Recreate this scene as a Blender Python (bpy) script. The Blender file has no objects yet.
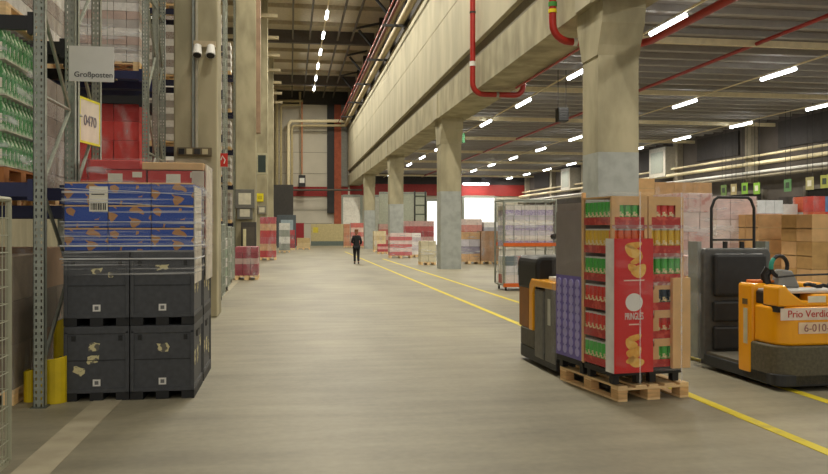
import bpy, math, random
from mathutils import Matrix, Vector
random.seed(7)
C = bpy.context.scene.collection
PI = math.pi
# ---------------------------------------------------------------- camera
A = math.radians(8.81); F = 800.0; HC = 1.65; HZ = 229.0
cd = bpy.data.cameras.new('camera'); cam = bpy.data.objects.new('camera', cd); C.objects.link(cam)
cam.location = (0, 0, HC); cam.rotation_euler = (PI/2, 0, -A)
cd.sensor_width = 36; cd.lens = 36*F/828; cd.shift_y = -(237-HZ)/828; cd.clip_end = 300
bpy.context.scene.camera = cam
# ---------------------------------------------------------------- world, exposure
w = bpy.data.worlds.new('world'); bpy.context.scene.world = w; w.use_nodes = True
w.node_tree.nodes['Background'].inputs[0].default_value = (1.0, .95, .85, 1)
w.node_tree.nodes['Background'].inputs[1].default_value = 0.55
vs = bpy.context.scene.view_settings
vs.view_transform = 'Standard'; vs.look = 'None'; vs.gamma = 1; vs.use_curve_mapping = False
vs.exposure = 0.2
LAMP_W = 160.0       # watts of every tube fitting
HALL_W = 740.0
# ---------------------------------------------------------------- measuring helpers
def G(px, py):
    zc = F*HC/(py-HZ); u = (px-414)/F
    return (zc*(math.sin(A)+u*math.cos(A)), zc*(math.cos(A)-u*math.sin(A)))
def WY(px, py, Y):
    u = (px-414)/F; zc = Y/(math.cos(A)-u*math.sin(A))
    return (zc*(math.sin(A)+u*math.cos(A)), Y, HC+(HZ-py)/F*zc)
def WX(px, py, X):
    u = (px-414)/F; zc = X/(math.sin(A)+u*math.cos(A))
    return (X, zc*(math.cos(A)-u*math.sin(A)), HC+(HZ-py)/F*zc)
# ---------------------------------------------------------------- materials
def srgb(h):
    h = h.lstrip('#'); o = []
    for i in (0, 2, 4):
        c = int(h[i:i+2], 16)/255
        o.append(c/12.92 if c <= .04045 else ((c+.055)/1.055)**2.4)
    return (*o, 1)
MC = {}
def M(hexc, rough=.7, metal=0, var=.12, scale=6.0, bump=.0, stretch=(1,1,1), hex2=None, thr=None, coat=0):
    key = (hexc, rough, metal, var, scale, bump, stretch, hex2, thr, coat)
    if key in MC: return MC[key]
    m = bpy.data.materials.new('m_'+hexc.strip('#')); m.use_nodes = True
    nt = m.node_tree; b = nt.nodes['Principled BSDF']
    b.inputs['Roughness'].default_value = rough; b.inputs['Metallic'].default_value = metal
    b.inputs['Coat Weight'].default_value = coat
    tc = nt.nodes.new('ShaderNodeTexCoord'); mp = nt.nodes.new('ShaderNodeMapping')
    mp.inputs['Scale'].default_value = stretch
    nt.links.new(tc.outputs['Object'], mp.inputs[0])
    n = nt.nodes.new('ShaderNodeTexNoise'); n.inputs['Scale'].default_value = scale; n.inputs['Detail'].default_value = 6
    nt.links.new(mp.outputs[0], n.inputs['Vector'])
    r = nt.nodes.new('ShaderNodeValToRGB')
    c = srgb(hexc)
    if hex2:
        t = thr or (.45, .6)
        r.color_ramp.elements[0].position = t[0]; r.color_ramp.elements[1].position = t[1]
        r.color_ramp.elements[0].color = c; r.color_ramp.elements[1].color = srgb(hex2)
    else:
        r.color_ramp.elements[0].position = .3; r.color_ramp.elements[1].position = .7
        r.color_ramp.elements[0].color = (*[x*(1-var) for x in c[:3]], 1)
        r.color_ramp.elements[1].color = (*[min(1, x*(1+var)) for x in c[:3]], 1)
    nt.links.new(n.outputs[0], r.inputs[0]); nt.links.new(r.outputs[0], b.inputs['Base Color'])
    if bump:
        bp = nt.nodes.new('ShaderNodeBump'); bp.inputs['Strength'].default_value = bump; bp.inputs['Distance'].default_value = .02
        nt.links.new(n.outputs[0], bp.inputs['Height']); nt.links.new(bp.outputs[0], b.inputs['Normal'])
    MC[key] = m; return m
def emit(name, col, s):
    m = bpy.data.materials.new(name); m.use_nodes = True; nt = m.node_tree; b = nt.nodes['Principled BSDF']
    b.inputs['Base Color'].default_value = (1, 1, 1, 1)
    b.inputs['Emission Color'].default_value = (*col, 1); b.inputs['Emission Strength'].default_value = s
    return m
def film(name, lo, hi, stretch=(1, 1, 9), scale=2.2, tint=(.92, .93, .95)):
    m = bpy.data.materials.new(name); m.use_nodes = True; nt = m.node_tree
    nt.nodes.remove(nt.nodes['Principled BSDF']); out = nt.nodes['Material Output']
    tr = nt.nodes.new('ShaderNodeBsdfTransparent')
    pb = nt.nodes.new('ShaderNodeBsdfPrincipled'); pb.inputs['Base Color'].default_value = (*tint, 1)
    pb.inputs['Roughness'].default_value = .16
    tc = nt.nodes.new('ShaderNodeTexCoord'); mp = nt.nodes.new('ShaderNodeMapping'); mp.inputs['Scale'].default_value = stretch
    n = nt.nodes.new('ShaderNodeTexNoise'); n.inputs['Scale'].default_value = scale; n.inputs['Detail'].default_value = 5
    nt.links.new(tc.outputs['Object'], mp.inputs[0]); nt.links.new(mp.outputs[0], n.inputs['Vector'])
    mr = nt.nodes.new('ShaderNodeMapRange'); mr.inputs[1].default_value = .52; mr.inputs[2].default_value = .70  # noise streaks of opaque white, painted in as highlights on the film
    mr.inputs[3].default_value = lo; mr.inputs[4].default_value = hi
    nt.links.new(n.outputs[0], mr.inputs[0])
    bp = nt.nodes.new('ShaderNodeBump'); bp.inputs['Strength'].default_value = .5; bp.inputs['Distance'].default_value = .02
    nt.links.new(n.outputs[0], bp.inputs['Height']); nt.links.new(bp.outputs[0], pb.inputs['Normal'])
    mx = nt.nodes.new('ShaderNodeMixShader')
    nt.links.new(mr.outputs[0], mx.inputs[0]); nt.links.new(tr.outputs[0], mx.inputs[1]); nt.links.new(pb.outputs[0], mx.inputs[2])
    nt.links.new(mx.outputs[0], out.inputs[0]); return m
def floor_mat():
    m = bpy.data.materials.new('concrete_floor'); m.use_nodes = True; nt = m.node_tree; b = nt.nodes['Principled BSDF']
    tc = nt.nodes.new('ShaderNodeTexCoord')
    def noise(sc, st, det=6):
        mp = nt.nodes.new('ShaderNodeMapping'); mp.inputs['Scale'].default_value = st
        n = nt.nodes.new('ShaderNodeTexNoise'); n.inputs['Scale'].default_value = sc; n.inputs['Detail'].default_value = det
        nt.links.new(tc.outputs['Object'], mp.inputs[0]); nt.links.new(mp.outputs[0], n.inputs['Vector']); return n
    n1 = noise(.55, (1, .45, 1)); n2 = noise(14, (1, 1, 1), 10); n3 = noise(1.5, (.45, 2.2, 1), 8)
    r = nt.nodes.new('ShaderNodeValToRGB'); r.color_ramp.elements[0].position = .34; r.color_ramp.elements[1].position = .66
    r.color_ramp.elements[0].color = srgb('#6d6858'); r.color_ramp.elements[1].color = srgb('#9b937b')
    a1 = nt.nodes.new('ShaderNodeMath'); a1.operation = 'MULTIPLY_ADD'; a1.inputs[1].default_value = .5
    a2 = nt.nodes.new('ShaderNodeMath'); a2.operation = 'MULTIPLY_ADD'; a2.inputs[1].default_value = .35
    a3 = nt.nodes.new('ShaderNodeMath'); a3.operation = 'MULTIPLY'; a3.inputs[1].default_value = .15
    nt.links.new(n2.outputs[0], a3.inputs[0]); nt.links.new(n3.outputs[0], a2.inputs[0]); nt.links.new(a3.outputs[0], a2.inputs[2])
    nt.links.new(n1.outputs[0], a1.inputs[0]); nt.links.new(a2.outputs[0], a1.inputs[2])
    nt.links.new(a1.outputs[0], r.inputs[0]); nt.links.new(r.outputs[0], b.inputs['Base Color'])
    b.inputs['Roughness'].default_value = .55
    bp = nt.nodes.new('ShaderNodeBump'); bp.inputs['Strength'].default_value = .12; bp.inputs['Distance'].default_value = .01
    nt.links.new(n2.outputs[0], bp.inputs['Height']); nt.links.new(bp.outputs[0], b.inputs['Normal'])
    return m
CONC = M('#918a70', .85, hex2='#b3aa8c', thr=(.34, .62), scale=1.6, bump=.2, stretch=(1, 1, .45))
CONC2 = M('#a8a189', .85, hex2='#b9b196', thr=(.38, .62), scale=1.1, bump=.15, stretch=(1, 1, .3))
CPAINT = M('#999d98', .6, hex2='#a9ada8', thr=(.35, .6), scale=4)
DARK = M('#2b2a2a', .6, var=.2)
BLACK = M('#141415', .5, var=.2)
STEEL = M('#8b9089', .4, .5, var=.12, scale=9)
GALV = M('#989d92', .45, .45, var=.15, scale=14)
DGALV = M('#5c625c', .45, .5, var=.2, scale=14)
CREAM = M('#eadcb6', .6, var=.08)
REDP = M('#a8261f', .4, var=.12)
WOOD = M('#f0cd98', .75, var=.1, scale=7, stretch=(1, 1, 6))
WOODD = M('#d9ae78', .8, var=.18, scale=7, stretch=(1, 1, 6))
CARD = M('#dbb27e', .85, var=.1, scale=5)
CARD2 = M('#cda474', .85, var=.14, scale=5)
YEL = M('#ffae08', .35, var=.05, coat=.3)
YGUARD = M('#dcc012', .5, var=.14, scale=5)
YLINE = M('#d8c41e', .6, var=.1, hex2='#b9a850', thr=(.52, .72), scale=5)
WHITE = M('#e4e2dc', .6, var=.04)
PAPER = M('#e9e4d0', .8, var=.05)
TORN = M('#d9cfa0', .85, hex2='#6d6a62', thr=(.52, .56), scale=22)
ORANGE = M('#d8651f', .5, var=.1)
RBOX = M('#c3251f', .6, hex2='#cf3a33', thr=(.4, .6), scale=6)
BLUEB = M('#1f4f9c', .55, hex2='#b57a45', thr=(.60, .64), scale=7, stretch=(1, 1, 1.6))
GREENB = M('#3d7a34', .4, hex2='#b9c8a8', thr=(.5, .62), scale=24, stretch=(1, 1, .6))
PINK = M('#c8747a', .6, hex2='#d9b8b4', thr=(.45, .6), scale=10)
MAROON = M('#8e2f3b', .6, hex2='#b99c95', thr=(.55, .66), scale=9)
WPACK = M('#e3dfda', .4, var=.1, scale=20)
SHELFW = M('#a99f98', .5, hex2='#7c5f58', thr=(.5, .66), scale=40)
PURP = M('#6f62b0', .5, var=.12)
DBLUE = M('#1d2450', .5, var=.15)
LIGHTM = emit('tube_glow', (.93, .97, 1), 10)
FILM = film('stretch_film', .06, .6, (1, 1, 6), 1.6)
FILML = film('light_stretch_film', .03, .28, (2, 2, .8), 2.0)
FILMW = film('milky_film_glint', .25, .75, (1, 1, 3), 2.4)
# ---------------------------------------------------------------- mesh builder
class MB:
    def __init__(s): s.v = []; s.f = []; s.m = []; s.mats = []; s.T = None
    def mi(s, m):
        if m not in s.mats: s.mats.append(m)
        return s.mats.index(m)
    def add(s, vs, fs, m):
        k = len(s.v); i = s.mi(m)
        if s.T: vs = [tuple(s.T @ Vector(p)) for p in vs]
        s.v += vs; s.f += [tuple(a+k for a in f) for f in fs]; s.m += [i]*len(fs); return s
    def box(s, x0, y0, z0, x1, y1, z1, m):
        return s.add([(x0,y0,z0),(x1,y0,z0),(x1,y1,z0),(x0,y1,z0),(x0,y0,z1),(x1,y0,z1),(x1,y1,z1),(x0,y1,z1)],
              [(0,3,2,1),(4,5,6,7),(0,1,5,4),(1,2,6,5),(2,3,7,6),(3,0,4,7)], m)
    def cb(s, cx, cy, z0, w, d, h, m): return s.box(cx-w/2, cy-d/2, z0, cx+w/2, cy+d/2, z0+h, m)
    def cyl(s, p0, p1, r, m, n=12, r2=None):
        p0 = Vector(p0); p1 = Vector(p1); r2 = r if r2 is None else r2
        d = (p1-p0).normalized(); a = d.orthogonal().normalized(); b = d.cross(a)
        vs = []
        for p, rr in ((p0, r), (p1, r2)):
            for i in range(n):
                t = 2*PI*i/n; vs.append(tuple(p+a*math.cos(t)*rr+b*math.sin(t)*rr))
        fs = [(i, (i+1) % n, n+(i+1) % n, n+i) for i in range(n)]
        fs += [tuple(range(n-1, -1, -1)), tuple(range(n, 2*n))]
        return s.add(vs, fs, m)
    def tube(s, pts, r, m, n=8):
        pts = [Vector(p) for p in pts]; prev = None; vs = []; L = len(pts)
        for k, p in enumerate(pts):
            d = ((pts[min(k+1, L-1)]-p).normalized() + (p-pts[max(k-1, 0)]).normalized())
            d = d.normalized() if d.length > 1e-6 else Vector((0, 0, 1))
            a = d.orthogonal().normalized() if prev is None else (prev - d*prev.dot(d)).normalized()
            prev = a; b = d.cross(a)
            for i in range(n):
                t = 2*PI*i/n; vs.append(tuple(p+a*math.cos(t)*r+b*math.sin(t)*r))
        fs = [(k*n+i, k*n+(i+1) % n, (k+1)*n+(i+1) % n, (k+1)*n+i) for k in range(L-1) for i in range(n)]
        fs += [tuple(range(n-1, -1, -1)), tuple(range((L-1)*n, L*n))]
        return s.add(vs, fs, m)
    def prism(s, poly, ax, a, b, m):   # poly in the two other axes
        def P(u, v, t): return {'x': (t, u, v), 'y': (u, t, v), 'z': (u, v, t)}[ax]
        n = len(poly); vs = [P(u, v, a) for u, v in poly]+[P(u, v, b) for u, v in poly]
        fs = [tuple(range(n)), tuple(range(2*n-1, n-1, -1))]+[(i, n+i, n+(i+1) % n, (i+1) % n) for i in range(n)]
        return s.add(vs, fs, m)
    def build(s, name, parent=None, loc=None, bevel=0, smooth=False, seg=2):
        me = bpy.data.meshes.new(name); me.from_pydata(s.v, [], s.f)
        for m in s.mats: me.materials.append(m)
        me.polygons.foreach_set('material_index', s.m)
        import bmesh
        bm = bmesh.new(); bm.from_mesh(me); bmesh.ops.recalc_face_normals(bm, faces=bm.faces); bm.to_mesh(me); bm.free()
        if smooth: me.polygons.foreach_set('use_smooth', [True]*len(me.polygons))
        o = bpy.data.objects.new(name, me); C.objects.link(o)
        if parent: o.parent = parent
        if loc: o.location = loc
        if bevel:
            bv = o.modifiers.new('bevel', 'BEVEL'); bv.width = bevel; bv.segments = seg; bv.limit_method = 'ANGLE'
        if smooth:
            try:
                me.set_sharp_from_angle(angle=math.radians(40))
            except Exception: pass
        return o
def tag(o, label=None, cat=None, group=None, kind=None):
    if label: o['label'] = label
    if cat: o['category'] = cat
    if group: o['group'] = group
    if kind: o['kind'] = kind
    return o
def thing(name, label, cat, loc=(0, 0, 0), rz=0, group=None):
    o = bpy.data.objects.new(name, None); C.objects.link(o); o.empty_display_size = .1
    o.location = loc; o.rotation_euler = (0, 0, rz); return tag(o, label, cat, group)
def copy_tree(o, parent=None):
    c = o.copy(); C.objects.link(c)
    if parent: c.parent = parent
    for ch in [x for x in bpy.data.objects if x.parent == o]: copy_tree(ch, c)
    return c
def dup(o, loc, rz=None, label=None, group=None):
    c = copy_tree(o); c.location = loc
    if rz is not None: c.rotation_euler = (0, 0, rz)
    if label: c['label'] = label
    if group: c['group'] = group
    return c
def struct(name, mb, **k): return tag(mb.build(name, **k), kind='structure')
def text(s, size, mat, parent, M4, name='lettering', ext=.002):
    cu = bpy.data.curves.new(name, 'FONT'); cu.body = s; cu.size = size; cu.extrude = ext
    cu.align_x = 'CENTER'; cu.align_y = 'CENTER'
    t = bpy.data.objects.new('tmp', cu); C.objects.link(t)
    me = bpy.data.meshes.new_from_object(t.evaluated_get(bpy.context.evaluated_depsgraph_get()))
    bpy.data.objects.remove(t); me.materials.clear(); me.materials.append(mat)
    o = bpy.data.objects.new(name, me); C.objects.link(o); o.parent = parent; o.matrix_local = M4; return o
SOUTH = Matrix.Rotation(PI/2, 4, 'X')          # text facing -Y
def arc(c, r, a0, a1, ax, n=6):
    out = []
    for i in range(n+1):
        t = math.radians(a0+(a1-a0)*i/n); u, v = r*math.cos(t), r*math.sin(t)
        out.append({'y': (c[0]+u, c[1], c[2]+v), 'x': (c[0], c[1]+u, c[2]+v), 'z': (c[0]+u, c[1]+v, c[2])}[ax])
    return out
# ================================================================ STRUCTURE
YE = 84.0; XW = 6.1; HB = 6.2
struct('floor', MB().box(-16, -4, -.2, 26, YE+.4, 0, floor_mat()))
struct('trim_repair_strip', MB().box(-1.86, 2.5, 0, -1.60, 30, .004, M('#9a917a', .7, hex2='#aaa189', thr=(.4,.6), scale=3)))
b = MB().box(3.87, 2.5, .0, 3.98, 58, .004, YLINE); struct('trim_yellow_line_near', b)
b = MB().box(5.02, 2.5, .0, 5.13, 44, .004, YLINE); struct('trim_yellow_line_far', b)
# east hall ceiling: sheet deck with ribs
deck = M('#8a837e', .8, var=.1)
b = MB().box(7.3, -2, 7.6, 26, YE, 7.75, deck); struct('ceiling_low_hall', b)
rib = M('#a8a39d', .6, var=.06)
b = MB(); y = -1.0
while y < YE-1:
    b.box(7.3, y, 7.42, 25.4, y+.22, 7.6, rib); y += 1.1
tag(b.build('ceiling_sheet_ribs'), kind='structure')
for k in range(-1, 8):
    y = 22+8.5*k
    struct('ceiling_purlin', MB().box(7.3, y-.07, 7.08, 25.4, y+.07, 7.26, CREAM))
# high hall
b = MB().box(-16, -2, 16.0, XW+1.2, YE, 16.2, M('#c9bda4', .8, var=.12)); struct('ceiling_high_hall', b)
for k in range(4):
    y = 24.5+17*k
    m = M('#57504a', .7, var=.1)
    bb = MB(); bb.box(-16, y-.2, 15.1, XW, y+.2, 16.0, m)
    struct('ceiling_beam', bb)
for x in (.2, 1.4, 3.4, 4.4):
    struct('ceiling_conduit_rail', MB().box(x-.06, 30, 15.3, x+.06, YE, 15.45, M('#5f594f', .7)))
b = MB()
y = 26.0
while y < YE: b.box(-16, y, 15.75, XW, y+.15, 16, M('#a89b80', .8)); y += 4.25
tag(b.build('ceiling_sheet_joints'), kind='structure')
# slats at far left of the high ceiling
for k in range(7):
    y = 46+5.2*k
    struct('ceiling_slat', MB().box(-5.5, y-.15, 13.6, -.7, y+.15, 13.8, M('#b9ab8a', .7)))
# beam and clerestory wall between the halls
b = MB(); b.box(6.0, -2, HB, 7.25, YE, 7.25, CONC); struct('beam_between_halls', b)
b = MB(); b.box(6.16, -2, 7.25, 6.9, YE, 7.75, M('#7d7563', .85, var=.1)); struct('trim_recess', b)
k = 0; y = -2.0; pan = MB(); seam = M('#857c66', .9)
while y < YE:
    y2 = min(y+5.64, YE)
    struct('wall_east_high_panel', MB().box(6.0, y+.015, 7.75, 6.3, y2-.015, 9.95, CONC2), bevel=.01)
    struct('wall_east_high_panel', MB().box(6.0, y+.015, 9.97, 6.3, y2-.015, 12.2, CONC2), bevel=.01)
    y = y2
struct('wall_east_high_backing', MB().box(6.3, -2, 7.75, 6.5, YE, 16, M('#4b4640', .85)))
b = MB()
for y in range(0, 84, 6): b.box(6.0, y, 12.3, 6.3, y+.35, 16, M('#3e3a36', .8))
tag(b.build('wall_east_mullions'), kind='structure')
# concrete columns on the east side
def column_east(y):
    o = MB(); x0, x1 = 6.12, 6.98; d = .43
    o.box(x0, y-d, 3.2, x1, y+d, 5.15, CONC)
    poly = [(y-d, 5.15), (y-d-.06, 5.35), (y-d-.24, 5.75), (y-d-.3, 6.05), (y-d-.3, 6.2), (y+d+.3, 6.2), (y+d+.3, 6.05), (y+d+.24, 5.75), (y+d+.06, 5.35), (y+d, 5.15)]
    o.prism(poly, 'x', x0-.02, x1+.02, CONC)
    o.box(5.95, y-.43, 6.2, 6.01, y+.43, 7.2, CONC2)
    o.box(x0, y-d-.005, 0, x1, y+d, 3.2, CPAINT)
    return struct('concrete_column_east', o)
for k in range(4): column_east(15.75+17*k)
# columns on the west side
for k in range(5):
    y = 15.75+17*k
    struct('concrete_column_west', MB().box(-2.13, y-.43, 0, -1.34, y+.43, 16, CONC), bevel=.03)
# walls
b = MB(); b.box(-16.2, -2, 0, -16, YE, 16.2, CONC2); struct('wall_west', b)
dw = M('#5d5650', .85, var=.16, scale=1.2)
struct('wall_east', MB().box(25.5, -2, 0, 25.8, YE, 7.75, dw))
for k in range(10):
    y = 7+8.5*k
    struct('wall_east_pilaster', MB().box(25.1, y-.3, 4.2, 25.5, y+.3, 7.6, M('#a09886', .85)))
    struct('wall_east_panel', MB().box(25.4, y+1.5, 5.9, 25.5, y+6.2, 7.3, M('#3f3b3a', .8)))
# end wall
endw = M('#c6bfae', .75, var=.05, scale=1)
b = MB(); b.box(-16, YE, 0, XW+.2, YE+.3, 16.2, endw); struct('wall_end_high', b)
b = MB(); b.box(XW+.2, YE, 0, 26, YE+.3, 7.75, M('#b5ae9c', .75, var=.05)); struct('wall_end_low', b)
b = MB()
for z in (2.2, 3.6, 7.4, 9.6, 11.8): b.box(-2, YE-.03, z, 4.3, YE, z+.05, M('#8f8a7c', .8))
struct('trim_end_panel_seams', b)
struct('trim_red_band_high', MB().box(-2, YE-.12, 5.05, 6.0, YE, 6.05, M('#8f2420', .6)))
struct('trim_red_band_low', MB().box(6.2, YE-.12, 5.2, 25.5, YE, 6.4, M('#8f2420', .6)))
struct('trim_dark_band_low', MB().box(6.2, YE-.12, 6.4, 25.5, YE, 7.6, M('#3c3838', .8)))
struct('trim_dark_band_high', MB().box(-2, YE-.12, 14.6, 6.0, YE, 16, M('#3c3a36', .8)))
x0 = WY(327, 0, YE)[0]; x1 = WY(334, 0, YE)[0]; x2 = WY(341, 0, YE)[0]
struct('trim_black_shaft', MB().box(x0, YE-.5, 3.3, x1, YE, 14.6, M('#2a2928', .7)))
struct('trim_brick_shaft', MB().box(x1, YE-.4, 1.8, x2, YE, 14.6, M('#9c5138', .85, var=.2, scale=3)))
x3 = WY(347, 0, YE)[0]
struct('trim_grey_shaft', MB().box(x2, YE-.4, 6.1, x3, YE, 14.6, M('#7c7a72', .8)))
# loading doors in the end wall
def end_door(n, xa, xb, z, m):
    o = thing('door_%d' % n, None, None); tag(o, kind='structure')
    MB().box(xa, YE-.1, 0, xb, YE-.02, z, m).build('door_leaf', o)
    f = MB(); f.box(xa-.25, YE-.2, 0, xa, YE, z+.2, GALV); f.box(xb, YE-.2, 0, xb+.25, YE, z+.2, GALV); f.box(xa, YE-.2, z, xb, YE, z+.25, GALV)
    f.build('door_frame', o)
daylight = emit('daylight_opening', (1, .98, .94), 1.1)
end_door(1, WY(464, 0, YE)[0], WY(494, 0, YE)[0], 5.0, daylight)
end_door(2, WY(427, 0, YE)[0], WY(437, 0, YE)[0], 4.6, daylight)
end_door(3, WY(343, 0, YE)[0], WY(360, 0, YE)[0], 5.0, M('#e6e1d4', .6))
end_door(4, WY(375, 0, YE)[0], WY(386, 0, YE)[0], 5.0, M('#cfd0c2', .6))
# east wall: pipes and cable trays running along it
for (x, z, r, m) in ((24.6, 5.15, .11, CREAM), (24.8, 4.7, .09, WHITE), (24.9, 5.6, .07, CREAM), (24.5, 4.45, .08, M('#8d8470', .7))):
    tag(MB().cyl((x, 0, z), (x, YE, z), r, m, 10).build('wall_pipe', smooth=True),
        'pale pipe along the far right wall at %.1f metres, %s' % (z, {5.15: 'thickest of the bundle', 4.7: 'the whitest', 5.6: 'topmost and thinnest', 4.45: 'lowest and greyest'}[z]), 'pipe')
# dock signs
dk = M('#23211f', .7)
sg = [(724,190,'#6f8a4a'),(734,189,'#b9a878'),(745,188,'#8bbf3c'),(757,188,'#8bbf3c'),(788,185,'#5f8f58'),(810,183,'#b7ae78'),(825,181,'#a9ac50')]
for i, (px, py, c) in enumerate(sg):
    X, Y, Z = WX(px, py, 24.2)
    t = thing('dock_sign', ['olive green dock sign, leftmost of the hanging row at the right wall','tan dock sign second from left in the hanging row','bright green dock sign nearest the tan one','bright green dock sign with pointed bottom above the load guard','dark green dock sign hanging alone above the cartons','beige square dock sign near the right edge of the picture','yellow green dock sign at the right edge of the picture'][i], 'sign', (X, Y, Z))
    MB().box(-.03, -.28, -.32, 0, .28, .28, M(c, .6)).build('board', t)
    MB().box(-.04, -.14, -.15, -.03, .14, .13, M('#3d4a36', .6) if i % 2 == 0 else PAPER).build('emblem', t)
    h = MB(); h.cyl((0, -.2, .25), (0, -.2, 7.6-Z), .012, DARK, 6); h.cyl((0, .2, .25), (0, .2, 7.6-Z), .012, DARK, 6); h.build('hanger', t)
for k in range(9):
    y = 12+7.0*k
    o = thing('door_%d' % (5+k), None, None); tag(o, kind='structure')
    MB().box(25.35, y, 0, 25.45, y+3.2, 3.6, dk).build('door_leaf', o)
    f = MB(); f.box(25.25, y-.2, 0, 25.5, y, 3.8, M('#6d675c', .7)); f.box(25.25, y+3.2, 0, 25.5, y+3.4, 3.8, M('#6d675c', .7)); f.box(25.25, y, 3.6, 25.5, y+3.2, 3.8, M('#6d675c', .7)); f.build('door_frame', o)
# ================================================================ LIGHTS
def make_lamp(name, L, label, group, wattage, size):
    t = thing(name, label, 'ceiling light', group=group)
    MB().box(-.05, -L/2, .03, .05, L/2, .09, WHITE).build('housing', t)
    MB().cyl((0, -L/2, 0), (0, L/2, 0), .035*size, LIGHTM, 10).build('tube', t, smooth=True)
    ld = bpy.data.lights.new('tube_light', 'AREA'); ld.shape = 'RECTANGLE'; ld.size = .3; ld.size_y = L
    ld.energy = wattage; ld.color = (1, .945, .81)
    lo = bpy.data.objects.new('tube_light', ld); C.objects.link(lo); lo.parent = t; lo.location = (0, 0, -.06)
    return t
rows = [(9.75, 6.98, 13.1, 6.55, 11, 'nearest the big concrete column'), (16.6, 6.98, 12.1, 6.6, 11, 'second from the concrete columns'), (22.8, 6.98, 12.9, 6.25, 12, 'nearest the right wall')]
lamps = []
for ri, (x, z, y0, dy, n, nm) in enumerate(rows):
    g = 'tube lights in the low ceiling row %s' % nm
    base = make_lamp('fluorescent_lamp', 1.9, 'long white tube light in the low hall ceiling row %s' % nm, g, LAMP_W, 2.0)
    for k in range(-1, n):
        y = y0+dy*k
        if y > YE-1: continue
        if k == -1: base.location = (x, y, z)
        else: dup(base, (x, y, z))
    b = MB().box(x-.03, 0, z+.09, x+.03, YE, z+.13, CREAM)
    tag(b.build('lighting_rail'), 'thin cream rail carrying the tube row %s' % nm, 'rail')
g = 'tube lights along the high hall ceiling'
base = make_lamp('fluorescent_lamp', 1.6, 'small bright tube light in the single row along the high ceiling', g, HALL_W, 2.6)
base.location = (2.25, 7.8, 14.9)
for k in range(1, 14):
    y = 7.8+5.25*k
    if y < 78: dup(base, (2.25, y, 14.9))
tag(MB().box(2.21, 0, 14.99, 2.29, 79, 15.09, CREAM).build('lighting_rail'), 'cream rail carrying the tube row of the high ceiling', 'rail')
# bright lamp over the end door
t = make_lamp('door_lamp', 2.8, 'broad white light above the bright doorway in the end wall', None, 200, 3.0)
p = WY(476, 184, YE-1); t.location = p; t.rotation_euler = (0, 0, PI/2)
MB().box(-.02, -.6, .09, .02, .6, 1.3, DARK).build('hanger', t)
# ================================================================ PIPES
def pipe(pts, r, m, label, n=10, name='pipe', bands=None):
    t = thing(name, label, 'pipe', pts[0])
    o = Vector(pts[0]); MB().tube([Vector(p)-o for p in pts], r, m, n).build('pipe_run', t, smooth=True)
    for q in (bands or []):
        a = Vector(q[0])-o; c = Vector(q[1])-o
        MB().cyl(a, c, r*1.15, q[2], n).build('band', t, smooth=True)
    return t
RP = M('#a3271f', .35, var=.1)
Y1 = 25.2; zb = 6.0
pipe([(5.82, Y1, 12.1), (5.82, Y1, zb+.35)]+arc((6.17, Y1, zb+.35), .35, 180, 270, 'y')+[(7.2, Y1, zb)]+arc((7.2, Y1, zb+.3), .3, 270, 360, 'y')+[(7.5, Y1, 7.4)],
     .09, RP, 'red pipe running down the high wall and turning under the beam', bands=[((5.82, Y1, 6.9), (5.82, Y1, 7.05), WHITE), ((6.6, Y1, zb), (6.68, Y1, zb), GALV), ((5.82,Y1,8.6),(5.82,Y1,8.66),DARK)])
Y2 = 17.2; zb = 5.85
pipe([(5.80, Y2, 12.1), (5.80, Y2, zb+.4)]+arc((6.2, Y2, zb+.4), .4, 180, 270, 'y')+[(7.6, Y2, zb)]+[(7.85, Y2-.1, zb), (7.95, Y2-.4, zb), (7.95, -1, zb)],
     .085, RP, 'red pipe with coloured bands bending beneath the beam beside the big column',
     bands=[((5.80, Y2, 6.62), (5.80, Y2, 6.72), M('#3f8a3c')), ((5.80, Y2, 6.78), (5.80, Y2, 6.88), M('#d9c21c')), ((5.80, Y2, 6.94), (5.80, Y2, 7.0), M('#3f8a3c')), ((5.80, Y2, 6.48), (5.80, Y2, 6.56), M('#d9c21c')), ((6.28, Y2, zb), (6.36, Y2, zb), WHITE)])
pipe([(7.1, 18.4, 6.13), (7.1, 24.6, 6.13)], .035, RP, 'short red pipe along the underside of the beam')
pipe([(13.7, -1, 7.15), (13.7, YE-1, 7.15)], .06, RP, 'long straight red sprinkler pipe under the low ceiling')
for (x, z, r, m, l) in ((5.72, 12.45, .19, M('#b5a582', .6), 'fat beige pipe along the top of the high wall'), (5.3, 12.9, .08, M('#6e2f26', .5), 'dark red pipe high along the wall top'),
                        (5.5, 13.0, .15, M('#a89a7a', .6), 'upper beige pipe along the top of the high wall'), (4.9, 12.6, .04, RP, 'thin red pipe beside the beige wall top pipes')):
    pipe([(x, 0, z), (x, YE-1, z)], r, m, l)
for k in range(8):
    y = 15.5+8.5*k
    tag(MB().box(4.7, y-.08, 12.1, 6.0, y+.08, 12.22, DARK).build('pipe_bracket'), 'dark steel bracket holding the pipes at the top of the high wall', 'bracket', 'pipe brackets on the high wall')
for k in range(7):
    y = 20+8.5*k
    t = MB(); t.tube([(6.0, y, 13.4), (4.6, y, 15.1)], .09, DARK, 6); t.tube([(6.0, y, 15.6), (4.4, y, 15.2)], .08, DARK, 6)
    tag(t.build('roof_brace'), 'dark diagonal steel brace under the high roof edge', 'brace', 'steel braces of the high roof')
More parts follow.
